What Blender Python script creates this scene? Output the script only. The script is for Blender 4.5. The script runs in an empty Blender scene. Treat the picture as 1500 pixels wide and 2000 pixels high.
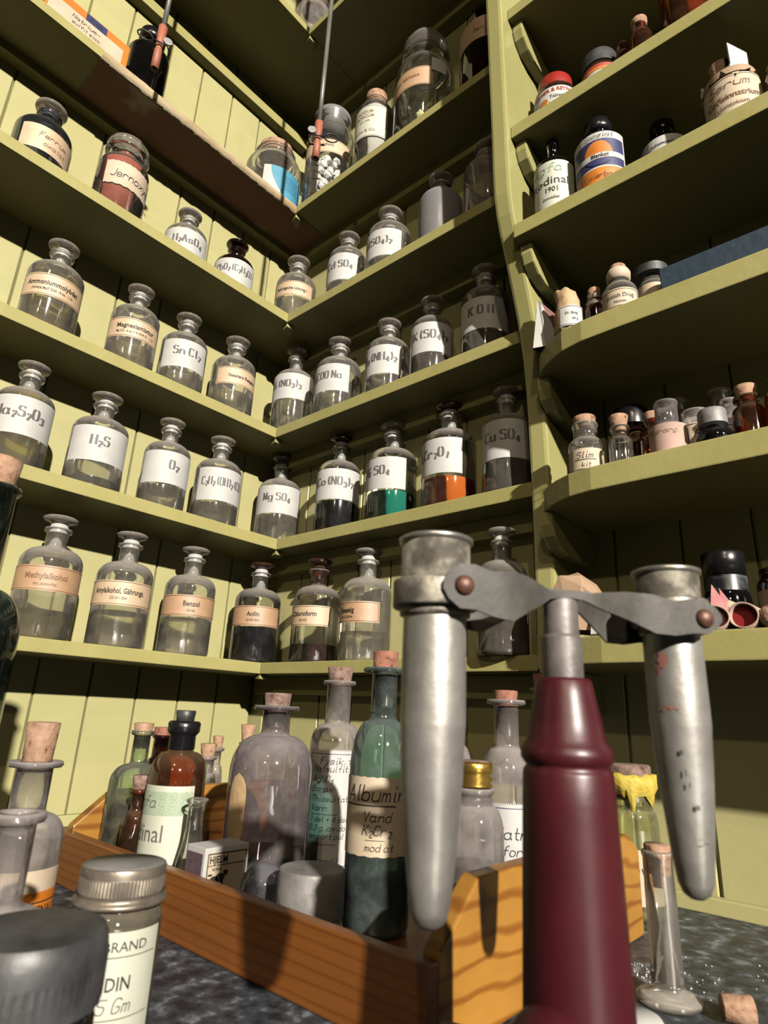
import bpy, bmesh, math, random
from mathutils import Vector, Matrix, noise
PI = math.pi
rnd = random.Random(7)
scene = bpy.context.scene
COL = scene.collection

# ------------------------------------------------------------------ camera
cam_d = bpy.data.cameras.new('camera')
cam = bpy.data.objects.new('camera', cam_d)
COL.objects.link(cam)
# camera axes in the room: right, down, forward  (x along the back wall, y into it, z up)
RT = Vector((0.75355, 0.65592, 0.043995))
DN = Vector((-0.17304, 0.26247, -0.949296))
FW = Vector((-0.63421, 0.70773, 0.31129))
CP = Vector((0.7556, -0.5757, 0.132))
m = Matrix((( RT.x, -DN.x, -FW.x, CP.x), (RT.y, -DN.y, -FW.y, CP.y), (RT.z, -DN.z, -FW.z, CP.z), (0, 0, 0, 1)))
cam.matrix_world = m
cam_d.sensor_fit = 'HORIZONTAL'
cam_d.sensor_width = 36.0
cam_d.lens = 36.0 * 1203.5 / 1500.0
cam_d.clip_start = 0.01
cam_d.dof.use_dof = True
cam_d.dof.focus_distance = 0.72
cam_d.dof.aperture_fstop = 24.0
scene.camera = cam

# ------------------------------------------------------------------ light and exposure
w = bpy.data.worlds.new('dim_museum_room')
scene.world = w
w.use_nodes = True
w.node_tree.nodes['Background'].inputs['Color'].default_value = (1.0, 0.84, 0.62, 1)
w.node_tree.nodes['Background'].inputs['Strength'].default_value = 0.006
scene.view_settings.view_transform = 'Standard'
scene.view_settings.look = 'None'
scene.view_settings.gamma = 1.0
scene.view_settings.use_curve_mapping = False
scene.view_settings.exposure = 0.0

def lamp(name, loc, target, size, power, color):
    d = bpy.data.lights.new(name, 'AREA')
    d.shape = 'DISK'; d.size = size; d.energy = power; d.color = color
    o = bpy.data.objects.new(name, d); COL.objects.link(o)
    o.location = loc
    o.rotation_euler = (Vector(target) - Vector(loc)).to_track_quat('-Z', 'Y').to_euler()
    return o
lamp('ceiling_spotlight', (6.1, -2.98, 2.68), (0.3, -0.2, 0.4), 0.13, 4850.0, (1.0, 0.93, 0.82))
lamp('ceiling_spotlight', (2.5, -3.2, 3.10), (0.4, -0.1, 0.35), 0.07, 135.0, (1.0, 0.82, 0.55))
lamp('ceiling_spotlight', (2.3, -3.4, 1.60), (0.4, -0.1, 0.35), 0.07, 60.0, (1.0, 0.82, 0.55))

# ------------------------------------------------------------------ materials
def newmat(name):
    mt = bpy.data.materials.new(name); mt.use_nodes = True
    nt = mt.node_tree
    for n in list(nt.nodes): nt.nodes.remove(n)
    out = nt.nodes.new('ShaderNodeOutputMaterial')
    return mt, nt, out
def N(nt, t, **kw):
    n = nt.nodes.new(t)
    for k, v in kw.items():
        if k in n.inputs: n.inputs[k].default_value = v
        else: setattr(n, k, v)
    return n
def L(nt, a, b): nt.links.new(a, b)
def c4(c): return (c[0], c[1], c[2], 1.0)
def coords(nt, scale=(1, 1, 1)):
    tc = N(nt, 'ShaderNodeTexCoord'); mp = N(nt, 'ShaderNodeMapping')
    mp.inputs['Scale'].default_value = scale
    L(nt, tc.outputs['Object'], mp.inputs['Vector'])
    return mp.outputs['Vector']
def noise_ramp(nt, vec, scale, stops, detail=4.0, rough=0.55, distortion=0.0):
    n = N(nt, 'ShaderNodeTexNoise', Scale=scale, Detail=detail, Roughness=rough, Distortion=distortion)
    L(nt, vec, n.inputs['Vector'])
    r = N(nt, 'ShaderNodeValToRGB')
    els = r.color_ramp.elements
    while len(els) < len(stops): els.new(0.5)
    for e, (p, c) in zip(els, stops):
        e.position = p; e.color = c4(c)
    L(nt, n.outputs['Fac'], r.inputs['Fac'])
    return n, r
KA = 0.13   # overall reflectance level of the dusty old paints, papers and woods
def kk(c, metal=0.0):
    k = KA + (1 - KA) * metal * 0.09
    return tuple(x * k for x in c)
def surf(name, stops, scale=30.0, rough=0.5, metal=0.0, bump=0.0, bscale=None, stretch=(1, 1, 1), spec=0.15, detail=4.0, distortion=0.0, coat=0.0):
    mt, nt, out = newmat(name)
    v = coords(nt, stretch)
    n, r = noise_ramp(nt, v, scale, [(q, kk(c, metal)) for q, c in stops], detail=detail, distortion=distortion)
    p = N(nt, 'ShaderNodeBsdfPrincipled')
    p.inputs['Roughness'].default_value = rough
    p.inputs['Metallic'].default_value = metal
    p.inputs['Specular IOR Level'].default_value = spec
    p.inputs['Coat Weight'].default_value = coat
    L(nt, r.outputs['Color'], p.inputs['Base Color'])
    if bump:
        n2 = N(nt, 'ShaderNodeTexNoise', Scale=bscale or scale * 2, Detail=5.0)
        L(nt, v, n2.inputs['Vector'])
        b = N(nt, 'ShaderNodeBump', Strength=bump, Distance=0.002)
        L(nt, n2.outputs['Fac'], b.inputs['Height'])
        L(nt, b.outputs['Normal'], p.inputs['Normal'])
    L(nt, p.outputs['BSDF'], out.inputs['Surface'])
    return mt
def flat(name, c, rough=0.5, metal=0.0, v=0.12, **k):
    a = tuple(x * (1 - v) for x in c); b = tuple(min(1, x * (1 + v)) for x in c)
    return surf(name, [(0.35, a), (0.65, b)], rough=rough, metal=metal, **k)

def glass(name, tint=(0.97, 0.97, 0.94), dust=0.12, rough=0.04, edge=0.7, dustcol=(0.95, 0.88, 0.78), top=0.45, patch=0.10):
    """thin old glass: see-through, mirror-like at the rim, with dust settled on it"""
    mt, nt, out = newmat(name)
    lw = N(nt, 'ShaderNodeLayerWeight', Blend=0.35)
    pw = N(nt, 'ShaderNodeMath', operation='POWER'); pw.inputs[1].default_value = 1.6
    L(nt, lw.outputs['Facing'], pw.inputs[0])
    mx = N(nt, 'ShaderNodeMix', data_type='RGBA')
    L(nt, pw.outputs[0], mx.inputs['Factor'])
    mx.inputs[6].default_value = c4(tint); mx.inputs[7].default_value = c4(tuple(t * edge for t in tint))
    tr = N(nt, 'ShaderNodeBsdfTransparent'); L(nt, mx.outputs[2], tr.inputs['Color'])
    gl = N(nt, 'ShaderNodeBsdfGlossy', Roughness=rough); gl.inputs['Color'].default_value = (1, 1, 1, 1)
    fr = N(nt, 'ShaderNodeFresnel', IOR=1.5)
    v = coords(nt)
    nw = N(nt, 'ShaderNodeTexNoise', Scale=45.0, Detail=1.0); L(nt, v, nw.inputs['Vector'])
    bp = N(nt, 'ShaderNodeBump', Strength=0.25, Distance=0.002); L(nt, nw.outputs['Fac'], bp.inputs['Height'])
    L(nt, bp.outputs['Normal'], gl.inputs['Normal']); L(nt, bp.outputs['Normal'], fr.inputs['Normal'])
    m1 = N(nt, 'ShaderNodeMixShader')
    L(nt, fr.outputs[0], m1.inputs[0]); L(nt, tr.outputs[0], m1.inputs[1]); L(nt, gl.outputs[0], m1.inputs[2])
    # dust: an even film, patches, and more of it on surfaces that look up
    ns = N(nt, 'ShaderNodeTexNoise', Scale=60.0, Detail=6.0, Roughness=0.7); L(nt, v, ns.inputs['Vector'])
    rr = N(nt, 'ShaderNodeMapRange'); rr.inputs['From Min'].default_value = 0.45; rr.inputs['From Max'].default_value = 0.75
    rr.inputs['To Min'].default_value = 0.0; rr.inputs['To Max'].default_value = patch
    L(nt, ns.outputs['Fac'], rr.inputs['Value'])
    ge = N(nt, 'ShaderNodeNewGeometry'); sx = N(nt, 'ShaderNodeSeparateXYZ'); L(nt, ge.outputs['Normal'], sx.inputs[0])
    up = N(nt, 'ShaderNodeMapRange'); up.inputs['From Min'].default_value = 0.1; up.inputs['From Max'].default_value = 0.9
    up.inputs['To Min'].default_value = 0.0; up.inputs['To Max'].default_value = top
    L(nt, sx.outputs['Z'], up.inputs['Value'])
    a1 = N(nt, 'ShaderNodeMath', operation='ADD'); L(nt, rr.outputs[0], a1.inputs[0]); L(nt, up.outputs[0], a1.inputs[1])
    a2 = N(nt, 'ShaderNodeMath', operation='ADD', use_clamp=True); L(nt, a1.outputs[0], a2.inputs[0]); a2.inputs[1].default_value = dust
    df = N(nt, 'ShaderNodeBsdfDiffuse'); df.inputs['Color'].default_value = c4(kk(dustcol))
    tl = N(nt, 'ShaderNodeBsdfTranslucent'); tl.inputs['Color'].default_value = c4(kk(dustcol))
    m2 = N(nt, 'ShaderNodeMixShader'); m2.inputs[0].default_value = 0.35
    L(nt, df.outputs[0], m2.inputs[1]); L(nt, tl.outputs[0], m2.inputs[2])
    m3 = N(nt, 'ShaderNodeMixShader')
    L(nt, a2.outputs[0], m3.inputs[0]); L(nt, m1.outputs[0], m3.inputs[1]); L(nt, m2.outputs[0], m3.inputs[2])
    L(nt, m3.outputs[0], out.inputs['Surface'])
    return mt
def liquid_mat(name, color, clear=0.82, ior=1.33, solid=0.0, solidcol=(0.1, 0.1, 0.1)):
    mt, nt, out = newmat(name)
    rf = N(nt, 'ShaderNodeBsdfRefraction', IOR=ior, Roughness=0.0); rf.inputs['Color'].default_value = c4(color)
    tr = N(nt, 'ShaderNodeBsdfTransparent'); tr.inputs['Color'].default_value = c4(color)
    m1 = N(nt, 'ShaderNodeMixShader'); m1.inputs[0].default_value = clear
    L(nt, rf.outputs[0], m1.inputs[1]); L(nt, tr.outputs[0], m1.inputs[2])
    gl = N(nt, 'ShaderNodeBsdfGlossy', Roughness=0.08)
    fr = N(nt, 'ShaderNodeFresnel', IOR=1.33)
    m2 = N(nt, 'ShaderNodeMixShader')
    L(nt, fr.outputs[0], m2.inputs[0]); L(nt, m1.outputs[0], m2.inputs[1]); L(nt, gl.outputs[0], m2.inputs[2])
    df = N(nt, 'ShaderNodeBsdfDiffuse'); df.inputs['Color'].default_value = c4(kk(solidcol))
    m3 = N(nt, 'ShaderNodeMixShader'); m3.inputs[0].default_value = solid
    L(nt, m2.outputs[0], m3.inputs[1]); L(nt, df.outputs[0], m3.inputs[2])
    L(nt, m3.outputs[0], out.inputs['Surface'])
    return mt
def wood(name, dark, light, scale=(1, 1, 1), ring=14.0, rough=0.35, dist=3.0, coat=0.0, axis='Z', grain=0.4):
    mt, nt, out = newmat(name)
    v = coords(nt, scale)
    wv = N(nt, 'ShaderNodeTexWave', wave_type='BANDS', bands_direction=axis, Scale=ring, Distortion=dist, Detail=3.0)
    wv.inputs['Detail Scale'].default_value = 0.8
    L(nt, v, wv.inputs['Vector'])
    r = N(nt, 'ShaderNodeValToRGB'); r.color_ramp.elements[0].color = c4(kk(dark)); r.color_ramp.elements[1].color = c4(kk(light))
    r.color_ramp.elements[0].position = 0.0; r.color_ramp.elements[1].position = grain
    L(nt, wv.outputs['Fac'], r.inputs['Fac'])
    ns = N(nt, 'ShaderNodeTexNoise', Scale=60.0, Detail=6.0); L(nt, v, ns.inputs['Vector'])
    mx = N(nt, 'ShaderNodeMix', data_type='RGBA', blend_type='MULTIPLY'); mx.inputs['Factor'].default_value = 0.45
    L(nt, r.outputs['Color'], mx.inputs[6]); L(nt, ns.outputs['Fac'], mx.inputs[7])
    p = N(nt, 'ShaderNodeBsdfPrincipled', Roughness=rough, **{'Specular IOR Level': 0.35}); p.inputs['Coat Weight'].default_value = coat
    L(nt, mx.outputs[2], p.inputs['Base Color'])
    L(nt, p.outputs['BSDF'], out.inputs['Surface'])
    return mt

M = {}
M['wall'] = surf('yellow_green_wall_paint', [(0.3, (0.62, 0.58, 0.265)), (0.7, (0.68, 0.635, 0.30))], scale=14, rough=0.45, bump=0.06, bscale=160)
M['shelf'] = surf('olive_shelf_paint', [(0.3, (0.50, 0.46, 0.17)), (0.7, (0.57, 0.52, 0.205))], scale=22, rough=0.42, bump=0.12, bscale=120)
M['post'] = surf('olive_gloss_paint', [(0.3, (0.50, 0.475, 0.19)), (0.7, (0.56, 0.53, 0.22))], scale=18, rough=0.24, bump=0.10, bscale=60, stretch=(1, 1, 0.3), spec=0.5)
M['under_bare'] = surf('bare_stained_board', [(0.36, (0.30, 0.24, 0.10)), (0.42, (0.55, 0.27, 0.16)), (0.58, (0.62, 0.32, 0.20)), (0.63, (1.1, 0.8, 0.6))], scale=7, rough=0.8, bump=0.3, bscale=90)
M['bare_wood'] = surf('bare_splintered_wood', [(0.35, (0.50, 0.36, 0.19)), (0.65, (0.75, 0.62, 0.40))], scale=60, rough=0.8, bump=0.7, bscale=220, stretch=(1, 0.2, 1))
M['table'] = surf('mottled_black_stone_table', [(0.40, (0.03, 0.034, 0.042)), (0.56, (0.10, 0.115, 0.135)), (0.70, (0.45, 0.49, 0.56))], scale=95, rough=0.38, bump=0.15, bscale=200, detail=8.0)
M['tray_front'] = wood('orange_stained_tray_wood', (0.31, 0.098, 0.017), (0.40, 0.135, 0.024), scale=(0.12, 1, 1.6), ring=34, rough=0.35, dist=7.0, coat=0.0, grain=0.25)
M['tray_end'] = wood('pine_tray_wood', (0.44, 0.155, 0.018), (0.72, 0.34, 0.055), scale=(1, 0.35, 1.0), ring=27, rough=0.35, dist=11.0, coat=0.0, grain=0.3)
M['cork'] = surf('cork', [(0.30, (0.12, 0.05, 0.03)), (0.42, (0.50, 0.28, 0.17)), (0.70, (0.66, 0.42, 0.28))], scale=170, rough=0.85, bump=0.5, bscale=300)
M['cork_red'] = surf('reddish_cork', [(0.30, (0.10, 0.03, 0.02)), (0.42, (0.36, 0.14, 0.09)), (0.70, (0.50, 0.23, 0.15))], scale=170, rough=0.85, bump=0.5, bscale=300)
M['cork_grey'] = surf('greyed_cork', [(0.30, (0.10, 0.05, 0.04)), (0.5, (0.34, 0.21, 0.17)), (0.70, (0.46, 0.32, 0.26))], scale=170, rough=0.9, bump=0.5, bscale=300)
M['paper'] = surf('white_label_paper', [(0.3, (0.66, 0.65, 0.63)), (0.7, (0.75, 0.74, 0.72))], scale=40, rough=0.65, spec=0.2)
M['cream'] = surf('cream_label_paper', [(0.3, (0.72, 0.50, 0.30)), (0.7, (0.80, 0.60, 0.40))], scale=50, rough=0.6, spec=0.3)
M['tan'] = surf('tan_label_paper', [(0.3, (0.56, 0.32, 0.17)), (0.7, (0.66, 0.41, 0.23))], scale=50, rough=0.6, spec=0.3)
M['oldpaper'] = surf('aged_label_paper', [(0.3, (0.70, 0.55, 0.38)), (0.7, (0.80, 0.67, 0.50))], scale=40, rough=0.7, spec=0.2)
M['greenpaper'] = surf('white_paper_green_print', [(0.3, (0.66, 0.68, 0.55)), (0.7, (0.74, 0.75, 0.62))], scale=40, rough=0.6, spec=0.3)
M['ink'] = flat('black_ink', (0.03, 0.025, 0.02), 0.6)
M['stencil'] = flat('grey_stencil_ink', (0.16, 0.15, 0.14), 0.6)
M['fadeink'] = flat('faded_brown_ink', (0.33, 0.17, 0.09), 0.6)
M['brownline'] = flat('brown_printed_border', (0.20, 0.09, 0.045), 0.6)
M['red'] = flat('red_print', (0.50, 0.06, 0.035), 0.5)
M['orange'] = flat('orange_print', (0.80, 0.24, 0.02), 0.5)
M['blue'] = flat('dark_blue_print', (0.035, 0.04, 0.17), 0.5)
M['bluelight'] = flat('sky_blue_print', (0.10, 0.42, 0.62), 0.45)
M['palegreen'] = flat('pale_green_print', (0.36, 0.50, 0.30), 0.5)
M['purple'] = flat('purple_striking_surface', (0.13, 0.075, 0.10), 0.8, v=0.25, scale=300)
M['glass'] = glass('dusty_clear_glass')
M['glass_clean'] = glass('clear_glass', dust=0.03, top=0.25, patch=0.06)
M['glass_front'] = glass('clean_sided_clear_glass', dust=0.02, top=0.55, patch=0.03)
M['glass_dusty'] = glass('very_dusty_glass', tint=(0.88, 0.87, 0.85), dust=0.28, top=0.45, patch=0.30, dustcol=(0.78, 0.70, 0.67))
M['glass_frost'] = glass('frosted_grey_glass', tint=(0.7, 0.7, 0.72), dust=0.75, rough=0.3, top=0.1, patch=0.1, dustcol=(0.52, 0.51, 0.53))
M['glass_stopper'] = glass('stopper_glass', tint=(0.86, 0.82, 0.76), dust=0.30, top=0.3, patch=0.15, edge=0.5, dustcol=(0.95, 0.86, 0.76))
M['glass_brownstop'] = glass('brown_stained_glass', tint=(0.55, 0.25, 0.12), dust=0.14, top=0.2, edge=0.25, dustcol=(0.35, 0.16, 0.09))
M['ground'] = glass('ground_glass', tint=(0.95, 0.94, 0.92), dust=0.72, rough=0.35, top=0.0, patch=0.1, dustcol=(1.5, 1.48, 1.45), edge=0.6)
M['glass_green'] = glass('pale_green_glass', tint=(0.70, 0.82, 0.62), dust=0.14, top=0.3, patch=0.3, dustcol=(0.50, 0.50, 0.40))
M['glass_teal'] = glass('blue_green_glass', tint=(0.42, 0.62, 0.58), dust=0.13, top=0.25, patch=0.25, dustcol=(0.45, 0.55, 0.54), edge=0.5)
M['glass_bottlegreen'] = glass('bottle_green_glass', tint=(0.06, 0.16, 0.09), dust=0.06, top=0.2, patch=0.2, dustcol=(0.16, 0.22, 0.17))
M['glass_amber'] = glass('amber_glass', tint=(0.52, 0.17, 0.025), dust=0.07, top=0.3, patch=0.15, dustcol=(0.42, 0.24, 0.13), edge=0.3)
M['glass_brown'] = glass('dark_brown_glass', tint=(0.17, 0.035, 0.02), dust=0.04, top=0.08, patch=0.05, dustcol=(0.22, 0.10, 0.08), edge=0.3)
M['glass_black'] = glass('near_black_glass', tint=(0.03, 0.02, 0.02), dust=0.04, top=0.10, patch=0.05, dustcol=(0.14, 0.13, 0.14))
M['glass_slate'] = glass('slate_grey_glass', tint=(0.30, 0.31, 0.35), dust=0.06, top=0.15, patch=0.08, dustcol=(0.35, 0.35, 0.38), edge=0.4)
M['glass_violet'] = glass('violet_tinged_glass', tint=(0.55, 0.49, 0.52), dust=0.20, top=0.4, patch=0.3, dustcol=(0.66, 0.59, 0.60), edge=0.6)
M['glass_yellow'] = glass('yellowish_glass', tint=(0.84, 0.85, 0.48), dust=0.22, top=0.35, patch=0.35, dustcol=(0.60, 0.60, 0.34))
M['liq_clear'] = liquid_mat('clear_liquid', (0.97, 0.96, 0.90))
M['liq_yellow'] = liquid_mat('pale_yellow_liquid', (0.93, 0.90, 0.62))
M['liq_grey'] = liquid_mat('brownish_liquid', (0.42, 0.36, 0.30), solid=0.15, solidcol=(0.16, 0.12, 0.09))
M['liq_green'] = liquid_mat('emerald_green_liquid', (0.01, 0.36, 0.26), clear=0.6, solid=0.6, solidcol=(0.01, 0.42, 0.30))
M['liq_orange'] = liquid_mat('orange_liquid', (0.90, 0.26, 0.04), clear=0.6, solid=0.55, solidcol=(1.3, 0.30, 0.03))
M['liq_black'] = flat('inky_black_liquid', (0.006, 0.007, 0.012), 0.12)
M['liq_maroon'] = flat('dark_maroon_liquid', (0.028, 0.006, 0.010), 0.12)
M['liq_dark'] = liquid_mat('dark_green_liquid', (0.06, 0.12, 0.08), solid=0.4, solidcol=(0.03, 0.045, 0.035))
M['liq_violet'] = liquid_mat('dark_violet_liquid', (0.16, 0.10, 0.13), solid=0.55, solidcol=(0.035, 0.025, 0.03))
M['redpowder'] = flat('brick_red_oxide_powder', (0.42, 0.09, 0.055), 0.8)
M['whitepowder'] = flat('white_powder', (0.82, 0.80, 0.76), 0.9)
M['metal'] = surf('dull_aluminium', [(0.30, (0.36, 0.34, 0.31)), (0.55, (0.58, 0.56, 0.53)), (0.75, (0.72, 0.70, 0.66))], scale=42, rough=0.40, metal=0.75, bump=0.10, bscale=180, detail=8.0)
M['metal_dark'] = surf('tarnished_steel', [(0.30, (0.045, 0.04, 0.035)), (0.55, (0.085, 0.078, 0.069)), (0.75, (0.15, 0.138, 0.12))], scale=60, rough=0.62, metal=0.2, bump=0.12, bscale=260, detail=8.0)
M['patina'] = surf('tarnished_mottled_sleeve', [(0.32, (0.10, 0.09, 0.072)), (0.5, (0.22, 0.20, 0.17)), (0.66, (0.60, 0.56, 0.46))], scale=110, rough=0.45, metal=0.55, bump=0.12, bscale=300, detail=8.0)
M['rim_metal'] = flat('bright_metal_rim', (0.55, 0.53, 0.48), 0.3, metal=0.85)
M['rust'] = flat('rusty_screw', (0.16, 0.07, 0.045), 0.5, metal=0.3, v=0.35, scale=400)
M['maroon'] = surf('maroon_lacquered_wood', [(0.3, (0.060, 0.007, 0.012)), (0.7, (0.098, 0.012, 0.018))], scale=30, rough=0.38, bump=0.05, bscale=150, coat=0.0, spec=0.12)
M['lidgrey'] = surf('dusty_tin_lid', [(0.3, (0.22, 0.21, 0.205)), (0.7, (0.40, 0.38, 0.375))], scale=70, rough=0.55, metal=0.3, bump=0.2, bscale=200)
M['lidmetal'] = surf('worn_nickel_screw_lid', [(0.3, (0.20, 0.165, 0.13)), (0.7, (0.46, 0.40, 0.33))], scale=90, rough=0.38, metal=0.7, bump=0.1, bscale=200)
M['bakelite'] = surf('dusty_black_bakelite', [(0.35, (0.025, 0.025, 0.028)), (0.65, (0.10, 0.10, 0.108))], scale=50, rough=0.45, bump=0.15, bscale=150)
M['black'] = flat('black_plastic', (0.012, 0.012, 0.014), 0.25)
M['redcap'] = flat('red_bakelite_cap', (0.42, 0.03, 0.02), 0.35)
M['gold'] = flat('brass_foil_cap', (0.72, 0.46, 0.10), 0.28, metal=0.9)
M['rubber'] = flat('orange_red_rubber_tube', (0.50, 0.16, 0.085), 0.6)
M['rod'] = flat('grey_glass_rod', (0.20, 0.19, 0.175), 0.3)
M['wire'] = flat('dark_wire', (0.03, 0.028, 0.025), 0.35, metal=0.6)
M['kraft'] = surf('brown_kraft_paper', [(0.3, (0.46, 0.29, 0.17)), (0.7, (0.56, 0.38, 0.24))], scale=60, rough=0.7, bump=0.4, bscale=70)
M['waxpaper'] = surf('yellowed_wax_paper', [(0.3, (0.62, 0.40, 0.20)), (0.7, (0.76, 0.56, 0.32))], scale=60, rough=0.6, bump=0.6, bscale=110)
M['tissue_pink'] = surf('pink_tissue', [(0.3, (0.62, 0.20, 0.22)), (0.7, (0.74, 0.34, 0.33))], scale=60, rough=0.8, bump=0.4)
M['rollpaper'] = flat('pale_pink_paper_roll', (0.66, 0.44, 0.36), 0.8)
M['pinkcore'] = flat('pink_filling', (0.62, 0.13, 0.19), 0.7)
M['redcore'] = flat('red_filling', (0.46, 0.012, 0.02), 0.6)
M['navybox'] = surf('navy_blue_cardboard', [(0.3, (0.006, 0.030, 0.060)), (0.7, (0.012, 0.045, 0.080))], scale=80, rough=0.7, bump=0.3)
M['wax'] = surf('yellow_sealing_wax', [(0.3, (0.70, 0.50, 0.05)), (0.7, (0.82, 0.66, 0.10))], scale=120, rough=0.7, bump=0.6)
M['chipA'] = flat('yellow_green_chips', (1.0, 0.95, 0.48), 0.8)
M['lump'] = flat('white_lumps', (1.5, 1.47, 1.42), 0.6)
M['darkprint'] = surf('dark_marbled_foil', [(0.42, (0.012, 0.010, 0.014)), (0.55, (0.06, 0.075, 0.085)), (0.62, (0.30, 0.30, 0.33))], scale=60, rough=0.35, detail=8.0, distortion=1.5)
M['lilac'] = flat('lilac_paper', (0.33, 0.27, 0.38), 0.6)
M['teal'] = flat('grey_teal_paper', (0.08, 0.13, 0.14), 0.6)

# ------------------------------------------------------------------ helpers
def link(name, me, parent=None):
    o = bpy.data.objects.new(name, me)
    COL.objects.link(o)
    if parent: o.parent = parent
    return o
def tag(o, label=None, cat=None, group=None, kind=None):
    if label: o['label'] = label
    if cat: o['category'] = cat
    if group: o['group'] = group
    if kind: o['kind'] = kind
    return o
def thing(name, label, cat, loc=(0, 0, 0), rz=0.0, group=None):
    o = bpy.data.objects.new(name, None); o.empty_display_size = 0.01
    COL.objects.link(o); o.location = loc; o.rotation_euler = (0, 0, rz)
    return tag(o, label, cat, group)
class MB:
    """collects shapes, builds one mesh object"""
    def __init__(s): s.v = []; s.f = []; s.m = []; s.sm = []
    def add(s, vs, fs, mi=0, smooth=True):
        o = len(s.v); s.v += [tuple(x) for x in vs]
        s.f += [tuple(i + o for i in f) for f in fs]; s.m += [mi] * len(fs); s.sm += [smooth] * len(fs)
        return s
    def lathe(s, prof, seg=40, c=(0, 0, 0), mi=0, sx=1.0, sy=1.0):
        vs = []; fs = []; rows = []
        for (r, z) in prof:
            if r <= 1e-6:
                rows.append([len(vs)]); vs.append((c[0], c[1], c[2] + z))
            else:
                row = []
                for i in range(seg):
                    a = 2 * PI * i / seg
                    row.append(len(vs)); vs.append((c[0] + r * sx * math.cos(a), c[1] + r * sy * math.sin(a), c[2] + z))
                rows.append(row)
        for a, b in zip(rows, rows[1:]):
            for i in range(seg):
                j = (i + 1) % seg
                if len(a) == 1 and len(b) == 1: continue
                if len(a) == 1: fs.append((a[0], b[j], b[i]))
                elif len(b) == 1: fs.append((a[i], a[j], b[0]))
                else: fs.append((a[i], a[j], b[j], b[i]))
        return s.add(vs, fs, mi)
    def box(s, x0, x1, y0, y1, z0, z1, mi=0):
        vs = [(x, y, z) for x in (x0, x1) for y in (y0, y1) for z in (z0, z1)]
        fs = [(0, 1, 3, 2), (4, 6, 7, 5), (0, 4, 5, 1), (2, 3, 7, 6), (0, 2, 6, 4), (1, 5, 7, 3)]
        return s.add(vs, fs, mi, False)
    def prism(s, poly, z0, z1, mi=0, axis='z', smooth=False):
        """extrude a polygon given in the plane across the axis"""
        def P(a, b, h): return {'z': (a, b, h), 'x': (h, a, b), 'y': (a, h, b)}[axis]
        n = len(poly)
        vs = [P(a, b, z0) for a, b in poly] + [P(a, b, z1) for a, b in poly]
        fs = [tuple(range(n))[::-1], tuple(range(n, 2 * n))] + [(i, (i + 1) % n, n + (i + 1) % n, n + i) for i in range(n)]
        return s.add(vs, fs, mi, smooth)
    def tube(s, pts, r, seg=10, mi=0):
        pts = [Vector(p) for p in pts]
        rr = r if isinstance(r, (list, tuple)) else [r] * len(pts)
        vs = []; fs = []
        up = Vector((0, 0, 1))
        for i, p in enumerate(pts):
            d = (pts[min(i + 1, len(pts) - 1)] - pts[max(i - 1, 0)]).normalized()
            if abs(d.dot(up)) > 0.95: up2 = Vector((1, 0, 0))
            else: up2 = up
            a = d.cross(up2).normalized(); b = d.cross(a).normalized()
            for k in range(seg):
                t = 2 * PI * k / seg
                vs.append(p + (a * math.cos(t) + b * math.sin(t)) * rr[i])
        for i in range(len(pts) - 1):
            for k in range(seg):
                k2 = (k + 1) % seg
                fs.append((i * seg + k, i * seg + k2, (i + 1) * seg + k2, (i + 1) * seg + k))
        fs.append(tuple(range(seg))[::-1]); fs.append(tuple((len(pts) - 1) * seg + k for k in range(seg)))
        return s.add(vs, fs, mi)
    def build(s, name, mats, parent=None, bevel=0.0, autosm=None, fix=True):
        me = bpy.data.meshes.new(name)
        me.from_pydata(s.v, [], s.f)
        if not isinstance(mats, (list, tuple)): mats = [mats]
        for mt in mats: me.materials.append(mt)
        for p, mi, sm in zip(me.polygons, s.m, s.sm):
            p.material_index = mi; p.use_smooth = sm
        if fix:
            bm = bmesh.new(); bm.from_mesh(me); bmesh.ops.recalc_face_normals(bm, faces=bm.faces)
            if bevel:
                es = [e for e in bm.edges if len(e.link_faces) == 2 and e.calc_face_angle(0) > 0.5]
                bmesh.ops.bevel(bm, geom=es, offset=bevel, segments=2, affect='EDGES', profile=0.6)
            bm.to_mesh(me); bm.free()
        if autosm is not None:
            me.set_sharp_from_angle(angle=autosm)
        return link(name, me, parent)

def cam_dir(x, y): return math.atan2(CP.y - y, CP.x - x)

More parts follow.
